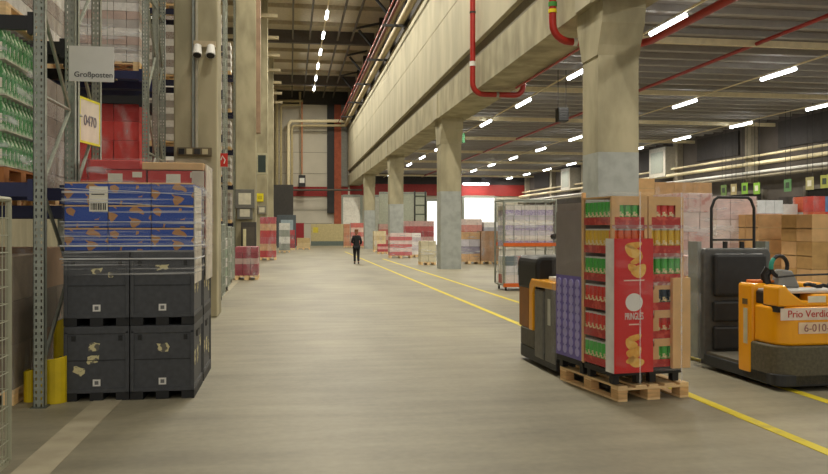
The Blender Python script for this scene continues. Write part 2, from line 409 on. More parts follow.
# pipe ducts at the end wall
def ew(px, py, Y): return WY(px, py, Y)
YP = 82.6
def pts(*l): return [ew(a, c, YP) for a, c in l]
pipe(pts((288.5, 225), (288.5, 124), (291, 121), (346, 121)), .17, CREAM, 'cream pipe rising beside the end wall and turning right at the top')
pipe(pts((292, 225), (292, 128), (294, 125.5), (346, 125.5)), .13, M('#b9a982'), 'inner beige pipe parallel to the tallest cream pipe on the end wall')
pipe(pts((277, 225), (277, 103), (279, 101), (303, 101)), .15, M('#a4966f'), 'leftmost beige pipe on the end wall behind the columns')
pipe(pts((281, 225), (281, 107), (283, 105), (300, 105), (300, 92)), .13, M('#b3a47c'), 'stepped beige pipe left of the cream pipe on the end wall')
pipe(pts((293, 190), (362, 190)), .1, M('#5d544a'), 'dark pipe running across the red band of the end wall')
pipe(pts((302, 174), (302, 100)), .08, M('#b57a55'), 'rusty pipe standing upright in the middle of the end wall')
XB = 4.9
# dark cabinet tower at end wall left
t = thing('switch_cabinet', 'tall dark switch cabinet at the far end left of the white panels', 'cabinet', (WY(283, 0, 80)[0], 80, 0))
MB().box(-1.0, -.4, 0, 1.0, .4, 6.0, M('#3b3834', .7)).build('body', t); MB().box(-.8, -.43, .3, .8, -.4, 2.6, M('#2a2827', .6)).build('door', t)
# exit light on end wall
t = thing('wall_box', 'small dark box on the end wall above the red band', 'box', ew(302, 181, YP)); MB().box(-.35, -.1, -.6, .35, .1, .6, DARK).build('body', t); MB().box(-.25, -.12, -.2, .25, -.1, .3, WHITE).build('plate', t)
# heater hung from low ceiling
p = WY(562, 115, 28)
t = thing('unit_heater', 'black unit heater hanging from the low ceiling left of the big column', 'heater', (p[0], 28, p[2]))
MB().box(-.19, -.2, -.25, .19, .2, .25, BLACK).build('body', t, bevel=.02); b = MB()
for i in range(5): b.box(-.16, -.23, -.2+.09*i, .16, -.2, -.16+.09*i, DARK)
b.build('louvre', t); b = MB(); b.cyl((-.15, 0, .25), (-.15, 0, 7.65-p[2]), .012, DARK, 6); b.cyl((.15, 0, .25), (.15, 0, 7.65-p[2]), .012, DARK, 6); b.build('hanger', t)
p = WY(461, 138, 41)
t = thing('exit_sign', 'small green emergency sign hanging near the second column', 'sign', (p[0], 41, p[2])); MB().box(-.2, -.05, -.25, .2, .05, .25, M('#2f7a45', .5)).build('box', t); MB().cyl((0, 0, .25), (0, 0, 7.5-p[2]), .02, GALV, 6).build('hanger', t)
p = WX(703, 0, 25.0)
for i, (px, py) in enumerate(((675, 160), (523, 175))):
    X, Y, Z = WY(px, py, 45 if i == 0 else 60)
    t = thing('ventilation_duct', ['grey ventilation box on the right wall right of the big column', 'grey ventilation box far along the right wall left of the big column'][i], 'duct', (24.95, [50.8, 69][i], 6.0))
    MB().box(-.5, -1.2, -.9, .5, 1.2, 1.1, M('#bdb8ab', .6)).build('body', t, bevel=.03)
    MB().box(-.53, -.9, -.6, -.5, .9, .8, GALV).build('grille', t)
# ================================================================ RACKING ON THE LEFT
def upright_mb(H, x, y, wx=.10, wy=.08, face=-1):
    """one perforated post, web towards the aisle (face -1 = south)"""
    b = MB(); yf = y+face*wy/2; t = .006
    ya, yb = (yf, yf+t) if face < 0 else (yf-t, yf)
    hw = .014; xs = [x-wx/2, x-wx*.30, x-wx*.30+hw, x+wx*.30-hw, x+wx*.30, x+wx/2]
    for i in (0, 2, 4): b.box(xs[i], ya, 0, xs[i+1], yb, H, GALV)
    z = .04
    while z < H:
        for i in (1, 3): b.box(xs[i], ya, z, xs[i+1], yb, min(z+.032, H), GALV)
        z += .06
    y0, y1 = (yf, yf+wy) if face < 0 else (yf-wy, yf)
    b.box(x-wx/2, y0, 0, x-wx/2+t, y1, H, GALV); b.box(x+wx/2-t, y0, 0, x+wx/2, y1, H, GALV)
    b.box(x-.07, y-.07, 0, x+.07, y+.07, .01, DGALV)
    return b
def rack_row(label, x, ya, yb, H, beams, L=2.75, group=None):
    """one rack: two posts with bracing at the corridor end, beams running away from the corridor"""
    t = thing('storage_rack', label, 'rack', (x, (ya+yb)/2, 0), group=group); h = (yb-ya)/2
    upright_mb(H, 0, -h).build('upright', t); upright_mb(H, 0, h).build('upright', t)
    z = .35; s = 1; k = 0
    while z+.9 < H:
        MB().tube([(0, -h*s*.93, z), (0, h*s*.93, z+.85)], .02, GALV, 6).build('diagonal_brace', t)
        if k % 3 == 0: MB().tube([(0, -h*.93, z), (0, h*.93, z)], .018, GALV, 6).build('cross_brace', t)
        z += .85; s = -s; k += 1
    for z, m in beams:
        for y in (-h, h):
            q = MB().box(-L, y-.025, z-.13, -.05, y+.025, z, m).build('beam', t)
            MB().box(-.1, y-.04, z-.17, -.05, y+.045, z+.03, m).build('end_plate', q)
    if L > 1:
        for y in (-h, h): MB().box(-L-.1, y-.04, 0, -L, y+.04, H, GALV).build('upright', t)
    return t
XR = -2.29; HR = 9.5
DB = M('#161a38', .5, var=.1)
rack_row('tall perforated grey rack nearest the camera left of the stacked crates', XR, 7.86, 8.90, HR, [(2.08, DBLUE), (3.62, BLACK), (5.3, BLACK)])
rack_row('grey rack standing back to back behind the nearest one', XR, 9.04, 10.05, HR, [(1.9, DBLUE), (3.55, BLACK), (5.3, BLACK)])
rack_row('rack holding the red cartons and tall white packs left of the big column', XR, 13.35, 14.30, HR, [(1.95, DBLUE), (4.18, DBLUE), (3.78, BLACK), (6.3, DBLUE)])
rack_row('rack standing right against the left side of the big left column', XR-.02, 14.42, 15.2, HR, [(1.95, DB), (4.18, DB), (6.3, DB)], L=1.5)
for y, L in ((18.6, 2.5), (24.0, 2.5), (29.4, 2.5), (34.8, 2.5), (40.2, .5), (45.8, .5)):
    rack_row('narrow strip of racking seen in the gap behind the big left column', XR-.05, y, y+1.0, 12, [(z, DB) for z in (1.9, 3.5, 5.0, 6.6, 8.2)] if L > 1 else [], L, 'distant racks beside the corridor')
# yellow guards
def guard(x, y, w, d, h, label):
    t = thing('rack_guard', label, 'rack guard', (x, y, 0))
    n = 8; pr = []
    for i in range(n+1):
        a = PI+PI*i/n; pr.append((w/2*math.cos(a), d*.45*math.sin(a)))
    pr = pr + [(w/2, d*.5), (w/2-.02, d*.5)] + [(u*.86, v*.8+.005) for u, v in reversed(pr)] + [(-w/2+.02, d*.5), (-w/2, d*.5)]
    b = MB(); nn = len(pr)
    vs = [(u, v, 0) for u, v in pr]+[(u, v, h*(.93+.10*(u/w+.5))) for u, v in pr]
    fs = [(i, (i+1) % nn, nn+(i+1) % nn, nn+i) for i in range(nn)]+[tuple(range(nn, 2*nn)), tuple(range(nn-1, -1, -1))]
    b.add(vs, fs, YGUARD); b.build('shield', t, bevel=.004)
    MB().box(-w/2-.02, d*.3, 0, w/2+.02, d*.55, .015, YGUARD).build('foot_plate', t)
x, y = G(49, 405); guard(x, y+.12, .26, .24, .43, 'rounded yellow rack guard beside the lower left crate')
x, y = G(28, 403); guard(x, y+.1, .13, .2, .31, 'smaller yellow rack guard at the foot of the nearest rack post')
x, y = G(50, 372); guard(XR, 8.62, .18, .2, .75, 'yellow guard behind the rounded one at the second post')
# hanging signs at the rack
def flat_sign(px0, py0, px1, py1, Y, name, label, cat='sign', m=WHITE, rim=None):
    a = WY(px0, py1, Y); c = WY(px1, py0, Y)
    t = thing(name, label, cat, ((a[0]+c[0])/2, Y, (a[2]+c[2])/2)); w = (c[0]-a[0])/2; h = (c[2]-a[2])/2
    MB().box(-w, 0, -h, w, .006, h, m).build('board', t)
    if rim:
        b = MB(); r = .022; b.box(-w-r, -.002, h, w+r, .008, h+r, rim); b.box(-w-r, -.002, -h-r, w+r, .008, -h, rim); b.box(-w-r, -.002, -h, -w, .008, h, rim); b.box(w, -.002, -h, w+r, .008, h, rim); b.build('border', t)
    return t, w, h
t, sw, sh = flat_sign(69, 47, 114, 81, 8.7, 'aisle_sign', 'white hanging board reading Großposten above the stacked crates')
text('Großposten', .078, M('#3a3a3a', .6), t, Matrix.Translation((.02, -.004, -sh*.62)) @ SOUTH)
b = MB(); b.cyl((-sw*.7, .003, sh), (-sw*.7, .003, sh+.5), .004, GALV, 5); b.cyl((sw*.7, .003, sh), (sw*.7, .003, sh+.5), .004, GALV, 5); b.build('hanger', t)
t, sw, sh = flat_sign(-.01, 0, 1, 1, 8, 'location_sign', 'yellow rimmed bay sign with number turned sideways to the corridor')
for ch in [o for o in bpy.data.objects if o.parent == t]: bpy.data.objects.remove(ch)
p = WX(90, 122, -2.24); t.location = p
# sign stands out of the rack, angled
t.rotation_euler = (0, 0, math.radians(80))
MB().box(-.25, 0, -.235, .25, .006, .235, M('#dcd4c4', .6)).build('board', t)
b = MB()
for q in ((-.27, -.255, .27, -.23), (-.27, .23, .27, .255)): b.box(q[0], -.003, q[1], q[2], .009, q[3], M('#e2dc10', .5))
for q in ((-.27, -.25), (.25, .27)): b.box(q[0], -.003, -.24, q[1], .009, .24, M('#e2dc10', .5))
b.build('border', t)
text('0470', .17, M('#75707c', .6), t, Matrix.Translation((0, -.004, 0)) @ SOUTH)
# ================================================================ PALLETS AND LOADS
def pallet_mb(w, d, h=.144, m=WOOD, dark=WOODD):
    """planks run along x on top; three skids along y, three block rows"""
    b = MB(); t = h*.15
    n = 5
    for i in range(n):
        x = -w/2 + (w-.1)*i/(n-1); b.box(x, -d/2, h-t, x+.1, d/2, h, m)
    for yy in (-d/2, -.07, d/2-.14): b.box(-w/2, yy, h-2*t, w/2, yy+.14, h-t, m)
    for xx, ww in ((-w/2, .1), (-.07, .14), (w/2-.1, .1)):
        b.box(xx, -d/2, 0, xx+ww, d/2, t, m)
        for yy in (-d/2, -.07, d/2-.14): b.box(xx, yy, t, xx+ww, yy+.14, h-2*t, dark if 0 else m)
    return b
JIT = random.Random(3)
def stack_mb(w, d, h, nx, ny, nz, mats, jit=.004, gap=.004):
    b = MB(); cw, ch, cdp = w/nx, h/nz, d/ny
    for k in range(nz):
        for i in range(nx):
            for j in range(ny):
                if 0 < i < nx-1 and 0 < j < ny-1 and k < nz-1: continue
                x, y, z = -w/2+i*cw, -d/2+j*cdp, k*ch; a = JIT.uniform(-jit, jit)
                b.box(x+gap+a, y+gap-a, z+.001, x+cw-gap+a, y+cdp-gap-a, z+ch-gap*.7, mats[(k if len(mats) < 4 else (i*3+j*5+k*7)) % len(mats)])
    return b
def load(name, label, cat, loc, rz, w, d, h, nx, ny, nz, mats, wrap=FILML, base=True, group=None, cartons=False, z0=.144, lettered=None):
    t = thing(name, label, cat, loc, rz, group)
    if base: pallet_mb(w, d).build('pallet', t)
    zb = z0 if base else 0
    if cartons:
        cw, cdp, ch = w/nx, d/ny, h/nz; first = {}
        for k in range(nz):
            for i in range(nx):
                for j in range(ny):
                    if 0 < i < nx-1 and 0 < j < ny-1 and k < nz-1: continue
                    m = mats[(i*3+j*5+k*7) % len(mats)]
                    if m.name not in first:
                        q = MB(); g = .004
                        q.box(-cw/2+g, -cdp/2+g, 0, cw/2-g, cdp/2-g, ch-g, m); q.box(-cw/2+g, -cdp/2+g-.001, ch*.45, cw/2-g, cdp/2-g+.001, ch*.5, M('#c9a878', .6) if m in (CARD, CARD2) else m)
                        c = q.build('carton', t, bevel=.004); first[m.name] = c
                    else:
                        c = first[m.name].copy(); C.objects.link(c)
                    c.location = (-w/2+cw*(i+.5)+JIT.uniform(-.004, .004), -d/2+cdp*(j+.5), zb+k*ch)
    else:
        o = stack_mb(w, d, h, nx, ny, nz, mats).build('carton_stack', t, loc=(0, 0, zb))
    if wrap:
        e = .012; MB().box(-w/2-e, -d/2-e, zb-.05, w/2+e, d/2+e, zb+h+.006, wrap).build('stretch_wrap', t, bevel=.02)
    return t
# --- goods in the nearest racks
GP = M('#2c8a35', .3, hex2='#cfe0c0', thr=(.52, .64), scale=16, stretch=(1, 1, .7))
t = thing('bottle_pallet', 'film wrapped pallet of green bottles on the dark blue rack beam', 'wrapped pallet', (-3.0, 8.4, 2.08))
pallet_mb(.8, 1.1, .144, M('#a96d3c', .8)).build('pallet', t)
bt = None
lv_ = 4
for k in range(lv_):
    MB().box(-.4, -.52, .15+k*.33, .4, .52, .162+k*.33, M('#c8c4b0', .7)).build('layer_sheet', t)
    for i in range(7):
        for j in range(9):
            if 0 < i < 6 and 0 < j < 8: continue
            if bt is None:
                q = MB(); q.cyl((0, 0, 0), (0, 0, .2), .05, GP, 8); q.cyl((0, 0, .2), (0, 0, .28), .05, GP, 8, .017); q.cyl((0, 0, .28), (0, 0, .312), .018, M('#7fc07a', .5), 6)
                q.box(-.03, -.053, .06, .03, -.04, .15, PAPER)
                bt = q.build('bottle', t, smooth=True); o = bt
            else: o = bt.copy(); C.objects.link(o)
            if k < 3: o.location = (-.34+.113*i, -.46+.115*j, .163+k*.33)
            else: o.location = (-.34+.113*i, -.46+.115*j, .163+k*.33)
# more than 100 bottles: merge the far side ones into one stuff part
bs = [o for o in bpy.data.objects if o.parent == t and o.name.startswith('bottle')]
bs.sort(key=lambda o: (o.location.y-o.location.x))
for o in bs[96:]: bpy.data.objects.remove(o)
MB().box(-.41, -.53, .15, .41, .53, 1.5, FILM).build('stretch_wrap', t, bevel=.03)
load('wrapped_pallet', 'pallet of white and red packs above the black beam at the upper left corner', 'wrapped pallet', (-3.2, 8.4, 3.62), 0, 1.2, 1.0, 1.2, 5, 2, 9, [WPACK, SHELFW, M('#c9908a', .5)])
load('wrapped_pallet', 'pallet of greyish cartons on the floor in the nearest rack bay', 'wrapped pallet', (-3.15, 8.45, 0), 0, 1.2, 1.0, 1.25, 2, 2, 3, [M('#7d6f5c', .7, var=.15), M('#6d6050', .7, var=.15)], wrap=FILML)
load('wrapped_pallet', 'pallet of brown cartons on the floor behind the nearest rack bay', 'wrapped pallet', (-3.2, 9.55, 0), 0, 1.2, .95, 1.3, 2, 2, 3, [M('#8d7052', .7), M('#6d6050', .7)], wrap=FILML)
load('wrapped_pallet', 'pale wrapped pallet seen between the nearest rack posts at mid height', 'wrapped pallet', (-3.2, 9.55, 1.9), 0, 1.2, .95, 1.25, 3, 2, 6, [SHELFW, M('#8f8278', .6)], wrap=FILML)
load('wrapped_pallet', 'pale wrapped pallet high between the nearest rack posts', 'wrapped pallet', (-3.2, 9.55, 3.55), 0, 1.2, .95, 1.3, 4, 2, 8, [WPACK, M('#a9a096', .6), SHELFW], wrap=FILML)
# row with red boxes
load('wrapped_pallet', 'stack of red cartons in the rack above the blue load', 'wrapped pallet', (-3.0, 13.9, 2.0), 0, 1.2, .95, 1.55, 3, 2, 5, [RBOX, M('#b01f1c', .6), RBOX], cartons=True)
load('wrapped_pallet', 'tall wrapped white packs on the dark blue beam right of the white board', 'wrapped pallet', (-3.0, 13.9, 4.2), 0, 1.2, .95, 1.9, 6, 2, 14, [WPACK, M('#bcb4ae', .5), M('#c0a79c', .5)], wrap=FILM)
load('wrapped_pallet', 'red and white cartons left behind the yellow rimmed sign', 'wrapped pallet', (-4.35, 13.9, 2.0), 0, 1.2, .95, 1.4, 3, 2, 4, [RBOX, WPACK])
load('wrapped_pallet', 'white packs high in the rack left behind the white board', 'wrapped pallet', (-4.35, 13.9, 4.2), 0, 1.2, .95, 1.7, 5, 2, 10, [WPACK, SHELFW, M('#c9c2bc', .5)])
load('wrapped_pallet', 'white packs on the highest shelf of the red box rack', 'wrapped pallet', (-3.0, 13.9, 6.3), 0, 1.2, .95, 1.7, 5, 2, 11, [WPACK, M('#bcb4ae', .5), SHELFW])
nn = 0
hts = ['floor level', 'second level', 'third level', 'fourth level', 'fifth level', 'sixth level']
for yy, yn in ((19.1, 'first'), (24.5, 'second'), (29.9, 'third'), (35.1, 'fourth')):
    for zi, z in enumerate((0, 1.9, 3.5, 5.0, 6.6, 8.2)):
        mm = [[WPACK, SHELFW], [SHELFW, M('#c4beb8', .5)], [WPACK, M('#a39a92', .6)]][nn % 3]; nn += 1
        load('wrapped_pallet', 'pale pallet load on the %s of the %s rack behind the big left column' % (hts[zi], yn), 'wrapped pallet', (XR-.75, yy, z), 0, 1.1, .95, [1.4, 1.15, 1.05, 1.1, 1.1, 1.2][zi], 4, 3, 7, mm, wrap=None)
# ================================================================ CRATE STACK
CR = M('#46484c', .55, var=.16, scale=20, bump=.05); CRD = M('#1b1c1e', .6)
def make_crate(w=.6, d=.8, h=.715):
    t = thing('plastic_crate', None, 'crate')
    b = MB(); b.box(-w/2+.012, -d/2+.012, .1, w/2-.012, d/2-.012, h-.06, CR); b.build('body', t, bevel=.006)
    b = MB(); b.box(-w/2, -d/2, h-.075, w/2, d/2, h, CR); b.build('rim', t, bevel=.008)
    b = MB()
    for sx in (-1, 1):
        for sy in (-1, 1): b.box(sx*(w/2)-.0 if sx < 0 else w/2-.035, (-d/2 if sy < 0 else d/2-.035), .06, (-w/2+.035 if sx < 0 else w/2), (-d/2+.035 if sy < 0 else d/2), h-.05, CR)
    b.build('corner_post', t, bevel=.004)
    b = MB(); b.box(-w/2+.004, -d/2+.004, .075, w/2-.004, d/2-.004, .115, CR)
    b.box(-w/2+.035, -d/2+.004, h-.33, w/2-.035, -d/2+.013, h-.325, CRD)      # flap seam
    b.build('base_rail', t)
    for x0, x1 in ((-w/2, -w/2+.12), (-.06, .06), (w/2-.12, w/2)): MB().box(x0, -d/2, 0, x1, d/2, .08, CRD).build('skid', t)
    b = MB()
    for x in (-w/2+.07, w/2-.1): b.box(x, -d/2+.002, h-.14, x+.035, -d/2+.013, h-.09, CRD)
    b.box(w/2-.013, -.1, h-.15, w/2-.002, .1, h-.09, CRD)
    b.build('latch', t)
    b = MB(); b.box(-.035, -d/2+.004, .14, .035, -d/2+.0125, .205, WHITE); b.box(-.018, -d/2+.003, .155, .018, -d/2+.004, .19, M('#6c6c6c', .6)); b.build('mark_plate', t)
    return t
def torn(t, x, z, w, h, rz=0, side='s', d=.8, wd=.6):
    R = random.Random(int(abs(x)*1000+z*77)); n = 11; poly = []
    for i in range(n):
        a = 2*PI*i/n; r = R.uniform(.62, 1.05); poly.append((w/2*r*max(-.9, min(.9, 1.25*math.cos(a))), h/2*r*max(-.9, min(.9, 1.25*math.sin(a)))))
    ca, sa = math.cos(rz), math.sin(rz); poly = [(u*ca-v*sa, u*sa+v*ca) for u, v in poly]
    b = MB()
    if side == 's': b.prism([(x+u, z+v) for u, v in poly], 'y', -d/2+.0095, -d/2+.0115, TORN)
    else: b.prism([(x+u, z+v) for u, v in poly], 'x', wd/2-.0115, wd/2-.0095, TORN)
    b.build('torn_label', t)
c0 = make_crate(); CX = (-1.835, -1.225); CY = (8.45, 9.33)
names = {(0, 0, 0): 'lower left crate of the front stack, three torn labels', (1, 0, 0): 'lower right crate of the front stack, one torn label', (0, 0, 1): 'upper left crate of the front stack under the blue load', (1, 0, 1): 'upper right crate of the front stack under the blue load',
         (0, 1, 0): 'lower left crate of the rear stack, hidden behind the front stack', (1, 1, 0): 'lower right crate of the rear stack with labels along its side', (0, 1, 1): 'upper left crate of the rear stack, hidden behind the front stack', (1, 1, 1): 'upper right crate of the rear stack facing the corridor'}
crates = {}
for key, lb in names.items():
    i, j, k = key
    o = c0 if key == (0, 0, 0) else copy_tree(c0)
    o.location = (CX[i], CY[j], k*.718); tag(o, 'dark grey plastic crate, ' + lb, 'crate', 'dark grey stacked crates'); crates[key] = o
torn(crates[(0, 0, 0)], -.02, .52, .13, .1); torn(crates[(0, 0, 0)], -.03, .4, .15, .09, .2); torn(crates[(0, 0, 0)], -.16, .29, .15, .09, -.5)
torn(crates[(1, 0, 0)], .01, .5, .15, .1, .1)
torn(crates[(0, 0, 1)], -.0, .53, .13, .07, .1); torn(crates[(0, 0, 1)], .13, .49, .06, .06); torn(crates[(1, 0, 1)], 0, .56, .16, .07, .1)
for kk in (0, 1):
    for yy in (-.25, .0, .22):
        torn(crates[(1, 0, kk)], yy, .38+.1*(yy > 0), .14, .18, .2, 'e'); torn(crates[(1, 1, kk)], yy, .36-.08*(yy > 0), .15, .2, -.3, 'e')
# blue load (cartons in one shrink wrap, on the front crates)
t = thing('wrapped_load', 'blue printed cartons wrapped in shiny film on the front crates', 'wrapped load', (-1.53, 8.45, 1.438))
def print_mat(base, other, sc, seed):
    m = bpy.data.materials.new('m_print'); m.use_nodes = True; nt = m.node_tree; bs = nt.nodes['Principled BSDF']; bs.inputs['Roughness'].default_value = .5
    tc = nt.nodes.new('ShaderNodeTexCoord'); v = nt.nodes.new('ShaderNodeTexVoronoi'); v.feature = 'DISTANCE_TO_EDGE'; v.inputs['Scale'].default_value = sc
    mp = nt.nodes.new('ShaderNodeMapping'); mp.inputs['Location'].default_value = (seed, seed*.7, 0)
    n = nt.nodes.new('ShaderNodeTexNoise'); n.inputs['Scale'].default_value = sc*1.3; nt.links.new(tc.outputs['Object'], mp.inputs[0]); nt.links.new(mp.outputs[0], v.inputs['Vector']); nt.links.new(mp.outputs[0], n.inputs['Vector'])
    a = nt.nodes.new('ShaderNodeMath'); a.operation = 'MULTIPLY'; nt.links.new(v.outputs['Distance'], a.inputs[0]); nt.links.new(n.outputs[0], a.inputs[1])
    r = nt.nodes.new('ShaderNodeValToRGB'); r.color_ramp.interpolation = 'CONSTANT'; r.color_ramp.elements[0].color = srgb(base); r.color_ramp.elements[1].position = .12; r.color_ramp.elements[1].color = srgb(other)
    nt.links.new(a.outputs[0], r.inputs[0]); nt.links.new(r.outputs[0], bs.inputs['Base Color']); return m
BL = [print_mat('#0f45a4', '#b5824e', 8, s) for s in (0, 3)]
first = {}
for k in range(3):
    for i in range(3):
        for j in range(2):
            m = BL[(i+k) % 2]
            if m.name not in first:
                q = MB(); q.box(-.197, -.197, 0, .197, .197, .216, m); q.box(-.197, -.1985, .2, .197, .1985, .216, CARD); c = q.build('carton', t, bevel=.005); first[m.name] = c
            else: c = first[m.name].copy(); C.objects.link(c)
            c.location = (-.4+.4*i, -.2+.4*j, .005+.22*k)
MB().box(-.37, -.404, .38, -.2, -.4015, .62, PAPER).build('address_label', t)
b = MB()
for i in range(9): b.box(-.355+i*.016, -.4065, .395, -.349+i*.016+(.004 if i % 3 else 0), -.404, .46, BLACK)
b.box(-.35, -.4065, .54, -.23, -.404, .55, BLACK); b.build('bar_code', t)
WR = film('crate_film', .03, .65, (.35, .35, 20), 1.6)
MB().box(-.625, -.425, -.24, .625, .415, .675, WR).build('stretch_wrap', t, bevel=.03)
MB().box(.601, -.39, -.32, .612, .2, .63, M('#d3cbbd', .8)).build('white_side_board', t)
# tight film ropes around the load, pale to stand for white highlights
WRR = M('#d5d7da', .2, .1); b = MB()
for z, r in ((-.075, .008), (.05, .009), (.28, .004), (.45, .003), (.14, .003), (.57, .003)):
    dz = .03 if z > .3 else 0
    b.tube([(-.63, -.43, z+dz), (0, -.436, z+dz*.2), (.63, -.43, z-dz), (.63, .3, z)], r, WRR, 6)
b.build('film_strand_highlight', t, smooth=True)
# rear load: red cartons and brown tray on the rear crates
t = thing('wrapped_load', 'red cartons under a brown carton wrapped on the rear crates', 'wrapped load', (-1.52, 9.33, 1.438))
first = None
for k in range(3):
    for i in range(2):
        for j in range(2):
            if first is None:
                q = MB(); q.box(-.29, -.195, 0, .29, .195, .275, RBOX); q.box(.15, -.197, .2, .25, -.195, .26, PAPER); q.box(-.1, -.197, .12, .05, -.195, .24, PAPER); q.box(.29, -.15, .03, .292, .15, .1, PAPER); first = q.build('carton', t, bevel=.006); c = first
            else: c = first.copy(); C.objects.link(c)
            c.location = (-.3+.6*i, -.2+.4*j, .005+.28*k)
MB().box(-.05, -.4, .85, .59, .39, .93, CARD).build('brown_carton', t, bevel=.008)
MB().box(-.59, -.39, .85, -.07, .38, .95, RBOX).build('red_carton', t, bevel=.01)
MB().box(.47, -.41, .0, .6, -.402, .84, M('#cbbfae', .8)).build('white_cardboard_edge', t)
MB().box(.6, -.3, -.35, .612, .38, .92, M('#cfc5b4', .8)).build('paper_side', t)
MB().box(-.625, -.42, -.1, .625, .42, .97, FILM).build('stretch_wrap', t, bevel=.04)
# ================================================================ LEFT COLUMNS FITTINGS
YS = 15.32
def cbox(px, py, w, h, d, m, name, label, cat, Y=YS, extra=None):
    p = WY(px, py, Y-.001); t = thing(name, label, cat, (p[0], Y-.005, p[2]))
    MB().box(-w/2, -d, -h/2, w/2, 0, h/2, m).build('housing', t, bevel=.01)
    if extra: extra(t, w, h, d)
    return t
p = WY(200, 50, YS)
t = thing('spotlight_pair', 'twin white spotlights on a bracket high on the big left column', 'spotlight', (WY(205, 50, YS)[0], YS-.005, p[2]))
MB().box(-.2, -.06, .05, .2, 0, .16, M('#b9a98c', .6)).build('bracket', t)
for s in (-.12, .12):
    h = MB().cyl((s, -.1, .05), (s, -.2, -.14), .07, WHITE, 12, .09).build('lamp_head', t, smooth=True)
    MB().cyl((s, -.2, -.14), (s, -.205, -.15), .075, DARK, 12).build('lens', h, smooth=True)
for i, px in enumerate((193.5, 197)):
    p = WY(px, 0, YS); tag(MB().box(p[0]-.022, YS-.045, WY(0, 148, YS)[2], p[0]+.022, YS-.003, 12, [STEEL, M('#b3ad99', .6)][i]).build('cable_duct'), ['grey upright cable duct on the big left column, left one', 'pale upright cable duct on the big left column, right one'][i], 'cable duct')
def sock(t, w, h, d):
    for i in range(4): MB().box(-w/2+.03+i*.14, -d-.03, -.05, -w/2+.13+i*.14, -d, .05, [BLACK, M('#bdb28f', .6), DARK, M('#bdb28f', .6)][i]).build('socket', t)
cbox(195, 152, .62, .16, .08, M('#6a5f48', .6), 'socket_box', 'row of power sockets at the lower end of the cable ducts', 'socket', extra=sock)
# fire extinguisher sign on the column's corridor side
t = thing('fire_sign', 'small red fire extinguisher sign projecting from the big left column', 'sign', WY(222.5, 160, 16.0)); MB().box(-.08, -.006, -.13, .1, .006, .13, M('#c62a20', .5)).build('board', t)
b = MB(); b.tube([(.03, -.008, -.07), (.05, -.008, 0), (.0, -.008, .08), (-.03, -.008, .0)], .012, WHITE, 5); b.build('flame_symbol', t)
MB().box(-.14, -.005, -.02, -.08, .005, .02, GALV).build('bracket', t)
MB().box(-.0, 0, 0, .0, 0, 0, GALV)
Y3 = 32.3
tag(MB().box(-1.335, 32.5, 5.5, -1.17, 33.0, 15.1, M('#9a8068', .7, var=.2, scale=3)).build('cable_riser'), 'pinkish riser duct on the corridor side of the second left column', 'cable duct')
def pl(t, w, h, d): MB().box(-w*.32, -d-.01, -h*.3, w*.32, -d, h*.3, M('#d2ccb5', .6)).build('cover_plate', t)
cbox(245, 199, .75, .75, .2, M('#6c6b64', .6), 'fuse_box', 'grey fuse box with pale plate, left one on the second left column', 'fuse box', Y=Y3, extra=pl)
cbox(245, 213, .6, .5, .16, M('#6c6b64', .6), 'fuse_box', 'small grey box under the left fuse box on the second left column', 'fuse box', Y=Y3, extra=pl)
cbox(262, 164, .42, .85, .14, M('#bab494', .6), 'wall_cabinet', 'pale framed cabinet high beside the second left column', 'cabinet', Y=Y3+.2, extra=lambda t, w, h, d: MB().box(-w*.36, -d-.01, -h*.4, w*.36, -d, h*.4, M('#2d3b35', .4)).build('window', t))
cbox(262, 210, .5, .5, .16, M('#7e7b70', .6), 'fuse_box', 'grey box beneath the yellow sign past the second left column', 'fuse box', Y=49.3, extra=pl)
cbox(260, 197.5, .42, .5, .03, M('#e6d619', .5), 'notice', 'small yellow notice on the third left column', 'sign', Y=49.3, extra=lambda t, w, h, d: MB().box(-.12, -.04, -.1, .12, -.03, .1, M('#b8a914', .5)).build('print', t))
# ================================================================ CENTRE DISPLAY ON PALLET
RZ = math.radians(8.0)
PX, PY = 3.09, 7.23
def rot(u, v): return (PX+u*math.cos(RZ)-v*math.sin(RZ), PY+u*math.sin(RZ)+v*math.cos(RZ))
c = rot(.39, .6)
t = thing('wooden_pallet', 'pale wooden pallet carrying the red crisps display', 'pallet', (c[0], c[1], 0), RZ)
W_, D_ = .78, 1.2; HP = .15
b = MB()
for i, x in enumerate((-.39, -.2, -.05, .12, .29)): MB().box(x, -.6, HP-.022, x+(.1, .12, .1, .12, .1)[i], .6, HP, WOOD).build('deck_board', t, bevel=.003)
for y in (-.6, -.07, .46): MB().box(-.39, y, HP-.044, .39, y+.14, HP-.022, WOOD).build('stringer', t, bevel=.003)
for x in (-.39, -.07, .29):
    MB().box(x, -.6, 0, x+(.14 if x == -.07 else .1), .6, .022, WOOD).build('bottom_board', t, bevel=.003)
    for y in (-.6, -.07, .46): MB().box(x, y, .022, x+(.14 if x == -.07 else .1), y+.14, HP-.044, WOODD).build('block', t, bevel=.004)
